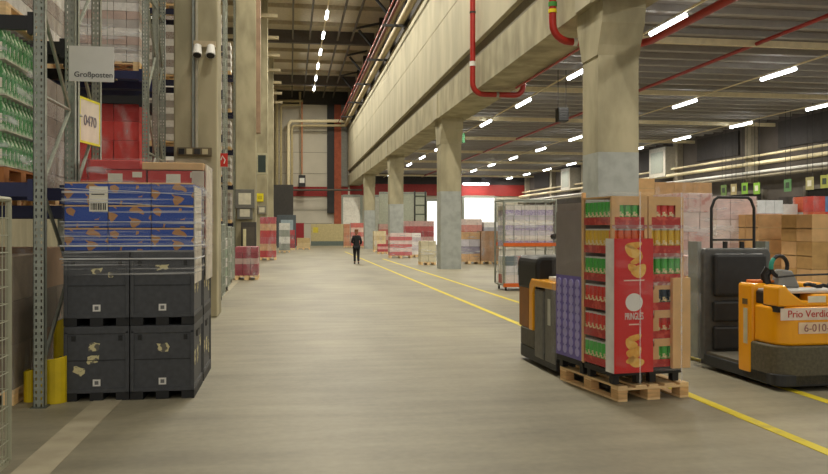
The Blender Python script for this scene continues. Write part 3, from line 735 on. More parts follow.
# display units
Z0 = .16; NT = 6; TH = .276; ZB = .31
CANC = {'green': '#3fae3c', 'red': '#d62f1e', 'orange': '#e8641c', 'yellow': '#ddb52c', 'dark': '#20384a', 'lime': '#4cb749'}
canbase = {}
def can(c):
    if c in canbase: return canbase[c]
    m = M(CANC[c], .3, var=.05); q = MB()
    body = None
    q.cyl((0, 0, .004), (0, 0, .215), .036, m, 14)
    o = q.build('snack_can', smooth=True)
    k = MB().cyl((0, 0, .215), (0, 0, .23), .0375, M('#d8d8d2', .3), 14).build('lid', o, smooth=True)
    k2 = MB().cyl((0, 0, 0), (0, 0, .006), .0372, STEEL, 14).build('metal_rim', o, smooth=True)
    k3 = MB().cyl((0, 0, .07), (0, 0, .12), .0365, M('#e9d9a8', .35, hex2=CANC[c], thr=(.5, .56), scale=30), 14).build('printed_band', o, smooth=True)
    canbase[c] = [o, False]; return canbase[c]
def put_can(c, loc, label, group):
    e = can(c)
    if not e[1]: o = e[0]; e[1] = True
    else: o = copy_tree(e[0])
    o.location = loc; o.rotation_euler = (0, 0, RZ); tag(o, label, 'snack can', group)
def unit(u0, v0, w, d, label, tiers=NT, closed=None):
    cx, cy = rot(u0+w/2, v0+d/2)
    t = thing('display_stand', label, 'display stand', (cx, cy, Z0), RZ)
    b = MB()
    for x in (-w/2+.03, w/2-.1):
        for y in (-d/2+.03, d/2-.1): b.box(x, y, 0, x+.07, y+.07, .1, BLACK)
    b.box(-w/2+.01, -d/2+.01, .08, w/2-.01, d/2-.01, .135, BLACK); b.build('plastic_base', t, bevel=.004)
    return t
RT = M('#b3241f', .55, hex2='#d0503e', thr=(.5, .6), scale=14)
def tray(t, w, d, z, lip=.075):
    b = MB(); b.box(-w/2+.004, -d/2+.004, z, w/2-.004, d/2-.004, z+.008, CARD)
    b.box(-w/2+.003, -d/2+.0, z, w/2-.003, -d/2+.006, z+lip, RT); b.box(-w/2, -d/2+.006, z, -w/2+.005, d/2-.006, z+lip, RT); b.box(w/2-.005, -d/2+.006, z, w/2, d/2-.006, z+lip, RT); b.box(-w/2+.005, d/2-.006, z, w/2-.005, d/2, z+lip, RT)
    b.build('tray', t)
def posts(t, w, d, h, m=CARD, n=.06):
    b = MB()
    for sx in (-1, 1):
        for sy in (-1, 1):
            x0 = -w/2-.003 if sx < 0 else w/2-n; y0 = -d/2-.003 if sy < 0 else d/2-n
            x1 = x0+n+.003; y1 = y0+n+.003
            b.box(x0, (y0 if sy < 0 else y1-.006), .13, x1, (y0+.006 if sy < 0 else y1), h, m)
            b.box((x0 if sx < 0 else x1-.006), y0+.006, .13, (x0+.006 if sx < 0 else x1), y1-.006, h, m)
    b.build('cardboard_post', t)
tcol_w = ['lime', 'red', 'red', 'green', 'yellow', 'green']      # west face, bottom to top
tl = unit(-.06, .02, .385, .56, 'front left display stand behind the big red crisps panel')
tr = unit(.345, .02, .385, .56, 'front right display stand with cans in open trays')
tb = unit(-.06, .60, .385, .58, 'rear left display stand with purple printed side')
tc_ = unit(.345, .60, .385, .58, 'rear right display stand behind the can trays')
w_, d_ = .385, .56
cancols = {0: ['lime']*5, 1: ['red']*5, 2: ['dark']*5, 3: ['green', 'green', 'lime', 'green', 'green'], 4: ['yellow']*5, 5: ['red']*5}
tn = ['bottom', 'second', 'third', 'fourth', 'fifth', 'top']
for t, u0 in ((tl, -.06), (tr, .345)):
    left = t is tl
    for k in range(NT):
        z = ZB+TH*k-Z0; tray(t, w_, d_, z)
        if k == 5: cols = ['red' if not left else 'green']*5
        elif k == 4: cols = ['orange']*5 if left else ['yellow']*5
        else: cols = cancols[k]
        side = 'left' if left else 'right'
        # front row
        for i in range(5):
            if k < 4 and left and i > 0: continue
            cc = cols[i]
            if k == 5 and (i in (0, 4) if left else i in (0, 4)): pass
            p = rot(u0+.04+i*.0765, .02+.045)
            put_can(cc, (p[0], p[1], z+Z0+.008), '%s snack can in the front row of the %s tray, %s display stand' % (cc if cc != 'lime' else 'bright green', tn[k], side), 'front cans %s tray %s' % (tn[k], side))
        if left:
            for j in range(1, 7):
                cc = tcol_w[k]; p = rot(u0+.04, .02+.045+j*.0765)
                put_can(cc, (p[0], p[1], z+Z0+.008), '%s snack can along the left side of the %s tray' % (cc if cc != 'lime' else 'bright green', tn[k]), 'side cans %s tray' % tn[k])
    # brown cardboard cutout fronts for lower tiers, header
    b = MB()
    for k in range(4):
        z = ZB+TH*k-Z0
        if not left and k < 3:
            b.box(-w_/2+.06, -d_/2-.002, z+.20, w_/2-.06, -d_/2+.004, z+TH-.003, CARD); b.box(-w_/2+.0, -d_/2-.002, z+.075, -w_/2+.11, -d_/2+.004, z+.20, M('#b3352a', .6) if 0 else CARD)
    z = ZB+TH*5-Z0
    b.box(-w_/2, -d_/2-.002, z+.19, w_/2, -d_/2+.004, z+.275, CARD)
    for x in (-w_/2+.0, w_/2-.085): b.box(x, -d_/2-.002, z+.075, x+.085, -d_/2+.004, z+.19, CARD)
    b.box(-w_/2, -d_/2+.005, z+.26, w_/2, d_/2, z+.275, CARD)
    b.build('cardboard_front', t)
    posts(t, w_, d_, 1.80, n=.03)
# protruding brown panel on the right stand
MB().box(w_/2-.15, -d_/2-.05, .135, w_/2+.05, -d_/2-.006, .135+.88, CARD).build('brown_panel', tr, bevel=.003)
# silver strip on trays
SILV = M('#b9aeb0', .25, .3)
for k, zz in ((3, .0), (4, 0), (5, 0)):
    z = ZB+TH*k-Z0
    MB().box(-w_/2+.002, -d_/2-.006, z-.035, w_/2-.002, -d_/2-.001, z+.0, M('#a85f5c', .3, hex2='#cdbdb5', thr=(.5, .65), scale=20)).build('tray_edge', tr)
    if k > 3: MB().box(-w_/2+.002, -d_/2-.006, z-.035, w_/2-.002, -d_/2-.001, z+.0, M('#a85f5c', .3, hex2='#cdbdb5', thr=(.5, .65), scale=20)).build('tray_edge', tl)
# the printed red sleeve on the left stand
RS = M('#cf1414', .4, var=.03)
PY0 = -d_/2-.135; pz0 = .135; pz1 = 1.40
x0, x1 = -w_/2-.05, w_/2-.02
MB().box(x0, PY0, pz0, x1, PY0+.008, pz1, RS).build('red_panel', tl)
MB().box(x0-.004, PY0+.009, pz0, x0+.004, -d_/2+.02, pz1, M('#e8e6e2', .5)).build('white_panel_side', tl)
MB().box(x1-.008, PY0+.009, pz0, x1, -d_/2-.01, pz1, RS).build('red_panel_side', tl)
xm = (x0+x1)/2
def chip(x, z, rx, rz_, ang, m, k):
    poly = []
    for i in range(20):
        a = 2*PI*i/20; u = rx*math.cos(a); v = rz_*math.sin(a)+.22*rz_*math.cos(2*a); ca, sa = math.cos(ang), math.sin(ang)
        poly.append((x+u*ca-v*sa, z+u*sa+v*ca))
    MB().prism(poly, 'y', PY0-.002-.0012*k, PY0-.0005-.0012*k, m).build('printed_chip', tl)
CH = M('#e9b04a', .5, hex2='#f2c870', thr=(.4, .6), scale=14); CH2 = M('#e09a30', .5, hex2='#edb855', thr=(.4, .6), scale=14)
for i, (dx, dz, rx, rz_, an) in enumerate([(.0, 1.34, .085, .032, .1), (-.01, 1.28, .10, .05, -.45), (.03, 1.20, .075, .028, .5), (.05, 1.10, .085, .06, .35), (-.02, 1.13, .05, .035, -.3)]):
    chip(xm+dx, dz, rx, rz_, an, CH if i % 2 else CH2, 1)
for i, (dx, dz, rx, rz_, an) in enumerate([(.01, .47, .075, .03, .2), (-.03, .41, .07, .045, -.5), (.0, .33, .085, .055, .3), (.02, .24, .09, .045, -.2), (-.04, .26, .05, .03, .6)]):
    chip(xm+dx, dz, rx, rz_, an, CH if i % 2 else CH2, 1)
# plain white oval badge and the word under it
poly = [(xm+.092*math.cos(2*PI*i/28), .80+.085*math.sin(2*PI*i/28)) for i in range(28)]
MB().prism(poly, 'y', PY0-.003, PY0-.0005, WHITE).build('white_oval', tl)
S2 = Matrix.Diagonal((1, 1, 1, 1))
text('PRINGLES', .058, WHITE, tl, Matrix.Translation((xm, PY0-.002, .665)) @ SOUTH @ Matrix.Diagonal((.8, 1.6, 1, 1)), ext=.003)
MB().box(xm-.055, PY0-.002, .585, xm+.055, PY0-.0005, .597, M('#e7c9b8', .5)).build('small_print', tl)
MB().box(xm-.11, PY0-.002, 1.0, xm+.11, PY0-.0005, 1.012, M('#e7c9b8', .5)).build('small_print', tl)
# rear stands
for t in (tb, tc_):
    d2 = .58
    MB().box(-w_/2+.01, -d2/2+.01, .135, w_/2-.01, d2/2-.01, 1.76, CARD if t is tc_ else M('#8f8580', .6)).build('carton_core', t)
MB().box(-w_/2-.004, -.29, .14, -w_/2+.004, .275, 1.0, PURP).build('purple_side', tb)
MB().box(-w_/2-.004, -.29, 1.0, -w_/2+.004, .275, 1.68, M('#8a8280', .35, var=.1, scale=4)).build('grey_side', tb)
PC = M('#a79fd6', .35, var=.05)
b = MB()
for i in range(4):
    for k in range(9): b.cyl((-w_/2-.012, -.21+.135*i, .22+.088*k), (-w_/2-.003, -.21+.135*i, .22+.088*k), .045, PC, 12)
b.build('printed_circles', tb)
MB().box(-w_/2-.006, -.32, .14, -w_/2+.03, -.291, 1.86, CARD).build('cardboard_post', tb)
# shrink film over the whole display: one sheet thing
c = rot(.39, .6)
DF = film('display_film', .03, .14, (1.2, 1.2, 3), 1.8)
fl = MB(); fl.box(-.49, -.76, .30, .43, .62, 2.0, DF); o = fl.build('display_film', bevel=.03); o.location = (c[0], c[1], 0); o.rotation_euler = (0, 0, RZ)
tag(o, 'clear shrink film sheet stretched around the crisps display', 'film')
WB = M('#ddd6c8', .3)
fb = FILMW
for i, (u, v) in enumerate(((.13, -.165), (.58, -.165))):  # thin milky strips put in as the film's vertical glints
    p = rot(u, v); q = MB().box(-.007, -.004, 0, .007, -.002, 1.80, fb).build('film_glint'); q.location = (p[0], p[1], .2); q.rotation_euler = (0, 0, RZ)
    tag(q, 'whitish vertical strip painting a film glint down the %s of the display' % ('red panel' if i == 0 else 'right can trays'), 'film')
# ================================================================ ORDER PICKER TRUCKS
def truck(label, loc, rz, full=True, guard=True):
    t = thing('order_picker_truck', label, 'forklift', loc, rz)
    GR = M('#5e5f5e', .45, var=.14, scale=16); DK = M('#2b2c2e', .5, var=.15, scale=12); SK = M('#55503f', .65, hex2='#69634f', thr=(.4, .75), scale=30)
    W = .43
    # skirt with rounded front corners (x across, y back, front at y=0)
    def outline(w, y0, r, y1, n=6):
        p = []
        for i in range(n+1): a = PI+PI/2*i/n; p.append((-w+r+r*math.cos(a), y0+r+r*math.sin(a)))
        for i in range(n+1): a = 1.5*PI+PI/2*i/n; p.append((w-r+r*math.cos(a), y0+r+r*math.sin(a)))
        return p+[(w, y1), (-w, y1)]
    MB().prism(outline(W, 0, .2, .62), 'z', .05, .46, SK).build('bumper_skirt', t, bevel=.02, smooth=True)
    MB().prism(outline(W-.0, .0, .12, 1.5), 'z', .05, .17, DK).build('chassis', t, bevel=.01)
    MB().prism(outline(W-.015, .015, .2, .45), 'z', .46, .86, YEL).build('battery_cover', t, bevel=.03, smooth=True)
    # sloped top cover
    s = MB(); s.prism([(-.41, .86), (-.41, 1.06), (-.33, 1.08), (-.26, 1.0), (-.14, .92), (.0, .91), (.02, .98), (.41, .98), (.41, .86)], 'y', .03, .3, YEL); s.build('front_hood', t, bevel=.02)
    MB().box(-.38, .3, .86, .40, .62, 1.0, DK).build('deck', t, bevel=.02)
    MB().box(-.36, .12, .985, .40, .5, 1.02, M('#c9c9c6', .4)).build('deck_tray', t, bevel=.01)
    MB().box(-.40, .06, .80, -.30, .3, .88, DK).build('hood_seam', t)
    # side cover on the -x side
    q = MB().box(-W-.005, .46, .10, -.2, .72, 1.07, YEL).build('side_cover', t, bevel=.03)
    MB().box(-W-.01, .53, .42, -W-.004, .60, .80, M('#cfc9a9', .5)).build('instruction_label', q)
    MB().box(-W-.01, .53, .84, -W-.004, .62, .9, M('#6d5a32', .5)).build('vent', q)
    MB().box(.2, .46, .10, W, .72, 1.07, YEL).build('side_cover', t, bevel=.03)
    MB().box(-.2, .6, .1, .2, .7, 1.0, GR).build('inner_panel', t)
    MB().prism([(-W, .17), (-W, .5), (W, .5), (W, .17)], 'y', .62, .64, DK)
    MB().box(-.40, .72, .17, .40, 1.42, .2, M('#6b675c', .7)).build('step_platform', t)
    MB().box(-.36, .5, 1.07, -.12, .68, 1.10, M('#d9772a', .5)).build('orange_top', t, bevel=.01)
    # backrest mast panel
    MB().prism([(-.44, .1), (-.44, 1.36), (-.40, 1.42), (.40, 1.42), (.44, 1.36), (.44, .1)], 'y', 1.42, 1.58, GR).build('backrest_frame', t, bevel=.02)
    MB().box(-.34, 1.34, .85, .34, 1.42, 1.36, DK).build('back_cushion', t, bevel=.04)
    MB().box(-.34, 1.35, .55, .34, 1.42, .8, DK).build('lower_cushion', t, bevel=.03)
    MB().box(-.34, 1.35, .22, .34, 1.42, .5, DK).build('leg_cushion', t, bevel=.03)
    MB().box(-.47, 1.5, .12, -.42, 1.72, 1.5, STEEL).build('mast_post', t); MB().box(.42, 1.5, .12, .47, 1.72, 1.5, STEEL).build('mast_post', t)
    if guard:
        g = MB(); g.tube([(-.28, 1.52, 1.4), (-.28, 1.52, 1.9), (-.24, 1.52, 2.0), (-.2, 1.52, 2.03), (.2, 1.52, 2.03), (.24, 1.52, 2.0), (.28, 1.52, 1.9), (.28, 1.52, 1.4)], .018, DARK, 8)
        g.build('load_guard', t, smooth=True)
        g = MB(); g.tube([(-.28, 1.52, 1.52), (.28, 1.52, 1.52)], .012, DARK, 6); g.tube([(-.1, 1.52, 1.42), (-.1, 1.52, 1.5)], .03, DARK, 6); g.tube([(.12, 1.52, 1.42), (.12, 1.52, 1.5)], .03, DARK, 6); g.build('guard_crossbar', t, smooth=True)
    for s in (-.22, .22): MB().box(s-.08, 1.58, .06, s+.08, 2.75, .12, DARK).build('fork', t, bevel=.01)
    # steering handle
    st = MB(); st.tube([(-.22, .5, 1.02), (-.24, .52, 1.15), (-.2, .5, 1.22)], .05, BLACK, 8); st.build('steering_column', t, smooth=True)
    R = [(-.08+.13*math.cos(a*PI/12), .5+.05*math.cos(a*PI/12), 1.25+.11*math.sin(a*PI/12)) for a in range(-3, 20)]
    wh = MB(); wh.tube(R, .022, BLACK, 8); o = wh.build('steering_handle', t, smooth=True)
    MB().tube(R[12:17], .024, M('#2f9c86', .5), 8).build('teal_grip', o, smooth=True)
    MB().prism([(-.16, 1.02), (-.1, 1.22), (.03, 1.2), (.12, 1.02)], 'y', .42, .56, M('#8d8c88', .5)).build('console', t, bevel=.02)
    MB().tube([(-.2, .35, 1.14), (0, .33, 1.16), (.5, .33, 1.17)], .011, DARK, 6).build('grab_bar', t, smooth=True)
    MB().tube([(.4, .33, 1.02), (.4, .33, 1.17), (.4, .33, 1.38)], .02, DARK, 6).build('support_rod', t, smooth=True)
    c = MB(); rr = random.Random(5)
    c.tube([(.05+.03*i, .25+rr.uniform(-.03, .03), 1.04+rr.uniform(0, .03)) for i in range(12)], .022, BLACK, 6); c.build('cable', t, smooth=True)
    for x in (-.25, .25): MB().cyl((x-.05, .35, .1), (x+.05, .35, .1), .1, BLACK, 16).build('wheel', t, smooth=True)
    return t
tk = truck('yellow and grey order picker truck reading Prio Verdic at the right edge', (5.30, 7.42, 0), math.radians(1))
# lettering on the battery cover
MB().box(-.40, .004, .725, .34, .013, .845, M('#ead8c8', .5)).build('name_label', tk)
text('Prio Verdic', .103, M('#c0392b', .5), tk, Matrix.Translation((-.09, .002, .785)) @ SOUTH)
MB().box(-.20, .004, .585, .34, .013, .70, M('#ecd0b0', .5)).build('number_label', tk)
text('6-010-6', .11, M('#a0706a', .5), tk, Matrix.Translation((.03, .002, .64)) @ SOUTH)
MB().box(-.08, .024, .90, .12, .030, .965, M('#e9e0c6', .5)).build('sticker', tk)
# left truck, half hidden behind the display
t = thing('order_picker_truck', 'grey and yellow order picker truck half hidden behind the crisps display', 'forklift', (3.38, 8.62, 0), math.radians(2))
GR = M('#6d6c66', .5, var=.14, scale=16); DK = M('#2b2c2e', .5, var=.15, scale=12); SK = M('#5f5c52', .65, var=.15, scale=14)
def rr(w, y0, y1, r, n=5):
    p = [(-w, y0), (w, y0)]
    for i in range(n+1): a = PI/2*i/n; p.append((w-r+r*math.cos(a), y1-r+r*math.sin(a)))
    for i in range(n+1): a = PI/2+PI/2*i/n; p.append((-w+r+r*math.cos(a), y1-r+r*math.sin(a)))
    return p
MB().prism(rr(.44, .0, 1.42, .22), 'z', .05, .2, DK).build('chassis', t, bevel=.01)
MB().prism(rr(.44, .72, 1.44, .25), 'z', .2, .42, SK).build('bumper_skirt', t, bevel=.015)
MB().box(-.45, .0, .12, .45, .34, .98, GR).build('battery_case', t, bevel=.02)
q = MB().box(-.455, .38, .12, .45, .68, .93, GR).build('side_cover', t, bevel=.02)
MB().box(-.458, .14, .55, -.45, .22, .85, M('#c4c3b4', .6)).build('instruction_label', t)
q = MB().prism([(.0, .96), (.0, 1.05), (.78, 1.05), (.86, .98), (.88, .42), (.74, .42), (.74, .86), (.70, .93), (.66, .96)], 'x', -.46, -.30, YEL); q.build('yellow_frame', t, bevel=.015)
MB().box(-.30, 0, .93, .44, .8, 1.0, DK).build('deck', t, bevel=.015)
MB().box(-.43, .95, .42, .40, 1.34, 1.0, M('#9b6326', .5, var=.15, scale=5)).build('orange_brown_panel', t, bevel=.02)
MB().box(-.40, .16, 1.05, -.2, .34, 1.10, WHITE).build('white_tray', t, bevel=.01)
MB().prism([(-.44, .90), (-.45, 1.25), (-.40, 1.32), (.38, 1.32), (.44, 1.25), (.44, .90)], 'y', .62, 1.36, BLACK).build('padded_backrest', t, bevel=.05)
MB().tube([(.0, .35, 1.0), (-.15, .3, 1.3), (-.22, .3, 1.5)], .03, BLACK, 8).build('steering_column', t, smooth=True)
MB().tube([(-.28, .52, 1.56), (-.24, .34, 1.58), (-.2, .16, 1.56)], .035, BLACK, 8).build('steering_handle', t, smooth=True)
for y in (.3, 1.1): MB().cyl((-.32, y, .1), (-.2, y, .1), .1, BLACK, 16).build('wheel', t, smooth=True)
for s in (-.2, .2): MB().box(s-.08, -1.0, .05, s+.08, .02, .10, DARK).build('fork', t)
# ================================================================ ROLL CAGES
def cage(label, loc, rz, w, d, h, m, goods=None, z0=.16, pitch=(.09, .18), r=.004, post=.014, group=None, orange=False):
    t = thing('roll_cage', label, 'roll cage', loc, rz, group)
    b = MB()
    for sx in (-1, 1):
        for sy in (-1, 1): b.tube([(sx*w/2, sy*d/2, z0), (sx*w/2, sy*d/2, h)], post, m, 8)
    for sy in (-1, 1): b.tube([(-w/2, sy*d/2, h), (w/2, sy*d/2, h)], post, m, 8)
    for sx in (-1, 1): b.tube([(sx*w/2, -d/2, h), (sx*w/2, d/2, h)], post, m, 8)
    b.build('tube_frame', t, smooth=True)
    def mesh(vert):
        b = MB()
        for sgn in (-1, 1):
            L = d if vert == 'x' else w; k = int(L/pitch[0])
            for i in range(1, k):
                q = -L/2+L*i/k
                p0 = (sgn*w/2, q) if vert == 'x' else (q, sgn*d/2); b.cyl((*p0, z0), (*p0, h), r, m, 5)
            z = z0+.02
            while z < h:
                if vert == 'x': b.cyl((sgn*w/2, -d/2, z), (sgn*w/2, d/2, z), r, m, 5)
                else: b.cyl((-w/2, sgn*d/2, z), (w/2, sgn*d/2, z), r, m, 5)
                z += pitch[1]
        return b
    mesh('x').build('side_mesh', t); mesh('y').build('end_mesh', t)
    MB().box(-w/2, -d/2, z0-.03, w/2, d/2, z0, m).build('base_plate', t)
    for sx in (-1, 1):
        for sy in (-1, 1):
            q = MB().cyl((sx*(w/2-.08)-.015, sy*(d/2-.1), .06), (sx*(w/2-.08)+.015, sy*(d/2-.1), .06), .06, BLACK, 12).build('wheel', t, smooth=True)
            MB().box(sx*(w/2-.08)-.025, sy*(d/2-.1)-.02, .07, sx*(w/2-.08)+.025, sy*(d/2-.1)+.02, z0-.03, STEEL).build('fork', q)
    return t
CW = M('#a9a993', .45, .2)
t = cage('pale wire roll cage at the left edge nearest the camera', (-2.20, 5.15, 0), 0, .82, .70, 1.84, CW, post=.016, r=.0035, pitch=(.06, .11))
MB().box(-.42, -.37, .93, .425, -.345, .98, DARK).build('locking_bar', t)
b = MB(); R_ = random.Random(2)
for k in range(4):
    b.tube([(.34+.05*math.sin(i*.9+k)+.012*k, -.375-.01*k, .60-.05*i) for i in range(9)], .008, BLACK, 6)
b.build('strap_bundle', t, smooth=True)
for i, (px, py, h) in enumerate(((222, 303, 1.75), (228, 292, 1.7), (232, 284, 1.7))):
    x, y = G(px, py); cage('galvanised roll cage with bottle crates, %s of the three behind the crates' % ['nearest', 'middle', 'farthest'][i], (x-.35, y+.4, 0), 0, .7, .8, h, M('#a9b0a6', .35, .5), r=.008, pitch=(.14, .2), group=None)
    load('drink_crates', '%s stack of pale bottle crates inside the roll cage behind the crates' % ['nearest', 'middle', 'farthest'][i], 'crates', (x-.35, y+.4, .165), 0, .6, .7, 1.2, 2, 2, 5, [WPACK, M('#9fb09c', .5)], wrap=None, base=False)
# ================================================================ GOODS IN THE RIGHT HALF
# orange framed cage pallet left of the display
x, y = G(503, 291); 
t = cage('tall galvanised cage with orange rails holding wrapped white packs', (x+.76, y+.5, 0), 0, 1.45, .9, 2.42, M('#8f958d', .4, .4), r=.005, pitch=(.25, .3), post=.03)
b = MB(); b.box(-.74, -.48, 1.19, .74, -.44, 1.28, ORANGE); b.box(-.74, -.48, .10, .74, -.44, .2, ORANGE); b.box(-.74, .44, 1.19, .74, .48, 1.28, ORANGE); b.build('orange_rail', t)
MB().box(-.6, -.44, 1.17, .6, .44, 1.2, WOODD).build('shelf', t)
IR = M('#9d90bd', .35, hex2='#d6cfe0', thr=(.45, .6), scale=30)
load('wrapped_packs', 'film wrapped white and violet packs on the upper shelf of the orange railed cage', 'packs', (x+.76, y+.5, 1.2), 0, 1.32, .8, 1.1, 6, 2, 8, [IR, WPACK, M('#c9c5d0', .4)], wrap=FILM, base=False)
load('wrapped_packs', 'mixed red and grey packs on the bottom of the orange railed cage', 'packs', (x+.76, y+.5, .165), 0, 1.3, .8, .75, 4, 2, 3, [WPACK, M('#b0524a', .5), M('#6f7f88', .5), M('#d8d8dc', .4)], wrap=FILML, base=False)
# pallet stacks near the right edge
def at(px, py, Y): return WY(px, py, Y)
def span(label, px0, px1, Y, ytop, ybase, nx, nz, mats, d=.8, wrap=FILML, name='wrapped_pallet', cat='wrapped pallet', cartons=False, ny=2, z=None):
    """a load between two picture columns standing on the floor at depth Y"""
    a = at(px0, ytop, Y); c = at(px1, ytop, Y); w = c[0]-a[0]
    return load(name, label, cat, ((a[0]+c[0])/2, Y+d/2, 0 if z is None else z), 0, w, d, max(.2, a[2]-.144-(z or 0)), nx, ny, nz, mats, wrap, cartons=cartons)
PW = M('#d9b9b2', .5, hex2='#c98f86', thr=(.5, .62), scale=10)
span('tall pinkish film wrapped pallet with a yellow bottom layer behind the display', 676, 712, 11.6, 193, 0, 3, 7, [PW, M('#dcc8c2', .5)], wrap=FILM)
span('stack of yellow and pink cartons behind the right edge of the display', 687, 706, 10.6, 256, 0, 2, 4, [M('#e2b93a', .5, hex2='#d88a86', thr=(.5, .6), scale=9), PW], d=.6)
span('pale pink wrapped pallet seen through the load guard', 717, 757, 13.2, 196, 0, 3, 5, [M('#d8c0bf', .4), M('#e8dad8', .4)], wrap=FILM)
span('large brown cartons stacked behind the truck steering handle', 758, 812, 12.6, 214, 0, 2, 4, [CARD, CARD2], cartons=True, wrap=None)
span('brown cartons stacked at the right edge of the picture', 812, 850, 11.4, 214, 0, 1, 4, [M('#c09a62', .8), CARD], cartons=True, wrap=None)
span('long brown carton stack behind the top of the display, left part', 621, 655, 18, 178, 0, 2, 6, [CARD, M('#c39a5a', .8)], cartons=True, wrap=None)
span('brown topped pallet with pale packs behind the display, right part', 655, 712, 19.5, 182, 0, 3, 7, [CARD2, PW, WPACK], wrap=FILML)
span('pallet of white bottles with blue and red caps behind the brown cartons', 757, 783, 17, 200, 0, 3, 7, [M('#dfe3e6', .4), M('#b9cde2', .4), M('#dca79a', .4)], wrap=FILML)
span('wide pallet of white packs beyond the brown cartons', 783, 798, 18.5, 204, 0, 2, 7, [M('#e3e3df', .4), M('#c9c9c4', .4)], wrap=FILML)
span('dark covered pallet stack beyond the brown cartons', 797, 813, 19, 196, 0, 1, 3, [M('#4a4542', .7), M('#3d3937', .7)], wrap=None)
span('orange and blue cartons at the right edge beyond the brown stack', 813, 850, 18, 196, 0, 3, 6, [M('#d9633a', .5), M('#d9d9d6', .5), M('#5d83b5', .5), M('#d0453a', .5)], wrap=FILML)
span('beige pallet stack far behind the load guard', 700, 730, 22, 205, 0, 3, 6, [PW, WPACK], wrap=FILML)
span('pale cartons behind the yellow truck at floor level', 700, 760, 16, 232, 0, 3, 4, [CARD, PW], wrap=None)
# orange rack beam by the display's right edge
p0 = at(686, 289, 10.2); p1 = at(706, 289, 10.2)
t = thing('rack_beam', 'short orange beam seen between display and truck', 'rack beam', ((p0[0]+p1[0])/2, 10.2, p0[2])); MB().box(-.22, -.03, -.06, .3, .03, .06, ORANGE).build('beam', t)
b = MB(); b.box(-.2, -.03, -p0[2], -.14, .03, -.06, M('#3b3c3e', .6)); b.box(.24, -.03, -p0[2], .3, .03, -.06, M('#3b3c3e', .6)); b.build('leg', t)
t = thing('pallet_jack', 'dark pallet truck behind the display at floor level', 'pallet truck', (at(698, 0, 11)[0]-.05, 10.75, 0))
MB().box(-.3, -.35, .08, .3, .1, .75, M('#2b2c2e', .5)).build('body', t, bevel=.03); MB().box(-.1, -.36, .3, .15, -.35, .36, WHITE).build('label_strip', t)
for s in (-.18, .18): MB().cyl((s-.03, -.2, .09), (s+.03, -.2, .09), .09, BLACK, 12).build('wheel', t, smooth=True)
# drinks pallets in the middle distance
RW = [M('#c25a5e', .5, var=.1), M('#dcc4c0', .5)]
PK = M('#d2b9ba', .45, hex2='#b9575c', thr=(.5, .6), scale=5, stretch=(.4, .4, 3))
def fl(label, px0, px1, py, ytop, nx, nz, mats, d=.8, wrap=FILML, **k):
    Y = G((px0+px1)/2, py)[1]; return span(label, px0, px1, Y, ytop, 0, nx, nz, mats, d, wrap, **k)
fl('red and white layered drinks pallet left of the second concrete column', 390, 412, 258, 233, 3, 6, RW, wrap=FILM)
fl('pale wrapped pallet joined to the right of the red and white drinks pallet', 412, 421, 257, 233, 2, 5, [WPACK, M('#c8c0c4', .4)], wrap=FILM)
fl('beige wrapped pallet touching the left side of the second concrete column', 421, 436, 265, 241, 2, 4, [M('#cfc6a8', .5), M('#c5bb9c', .5)], wrap=FILM)
fl('wrapped pallet with violet tops and brown bottoms right of the second concrete column', 459, 480, 264, 232, 2, 4, [CARD2, M('#8a8297', .5), M('#c9c4cc', .4)], wrap=FILM)
fl('brown carton pallet right of the violet topped pallet', 481, 499, 264, 231, 2, 3, [M('#a9825f', .7), M('#b08a68', .7)], wrap=FILML)
fl('long red drinks row behind the second concrete column, left part', 402, 434, 249, 221, 6, 5, [M('#c4575a', .5), M('#d8b0ab', .5), M('#b0444a', .5)])
fl('pinkish crates row behind the second concrete column, right part', 458, 482, 250, 219, 5, 5, [M('#cf8c80', .5), M('#d9c6bd', .5), M('#b9644f', .5)])
fl('grey white packs under the bright doorway', 484, 500, 250, 222, 3, 5, [WPACK, M('#a9a9b2', .5)])
fl('beige cartons right of the fourth concrete column', 374, 386, 252, 231, 2, 4, [M('#c7b083', .7), M('#d9c79c', .7)])
fl('small stack of red crates on a dolly before the third concrete column', 378, 388, 254, 244, 3, 3, [M('#b84a52', .5), M('#d7a9a4', .5)], d=.6, wrap=None)
fl('pink drinks pallet beyond the third concrete column', 379, 389, 247, 224, 2, 4, [M('#cf6f66', .5), M('#dcb3a8', .5)])
fl('tall pallet of brown and pink packs left of the walking person', 344, 350, 247.5, 224, 1, 5, [M('#b87a56', .6), M('#c08a66', .6)])
fl('red and white packs behind the walking person', 351, 364, 247.5, 223, 3, 5, [M('#c9665a', .5), M('#d9b9a8', .5)])
# left side goods along the columns
fl('dark red wrapped drinks pallet beside the second left column', 235, 258, 280, 247, 3, 5, [M('#8f3340', .5), M('#9c4450', .5), M('#b99c95', .5)], wrap=FILML, d=1.2)
fl('tall red drinks pallet behind the dark red one', 260, 276, 260, 217, 3, 6, [M('#b8383c', .5), M('#c9a07a', .5), M('#b24f58', .5)], wrap=FILML, d=1.2)
fl('grey green wrapped pallet right of the tall red one', 279, 290, 252.5, 223, 2, 4, [M('#8f958c', .5), M('#d3d3cd', .5)], wrap=FILML)
fl('dark red packs right of the grey green pallet', 289, 295, 250, 230, 2, 4, [M('#8e2f3b', .5), M('#b03a40', .5)])
fl('low beige cartons on a pallet before the beige barrier', 297, 310, 249.5, 238, 2, 2, [M('#c9b58a', .7), M('#bba578', .7)], wrap=None)
def plain(name, label, cat, px0, px1, py0, py1, Y, d, m, parts=None):
    a = at(px0, py1, Y); c = at(px1, py0, Y)
    z0 = 0 if a[2] < 1 else a[2]; t = thing(name, label, cat, ((a[0]+c[0])/2, Y, z0)); w = (c[0]-a[0])/2
    MB().box(-w, 0, 0, w, d, c[2]-z0, m).build('body', t, bevel=.01)
    if parts: parts(t, w, c[2]-z0, d)
    return t
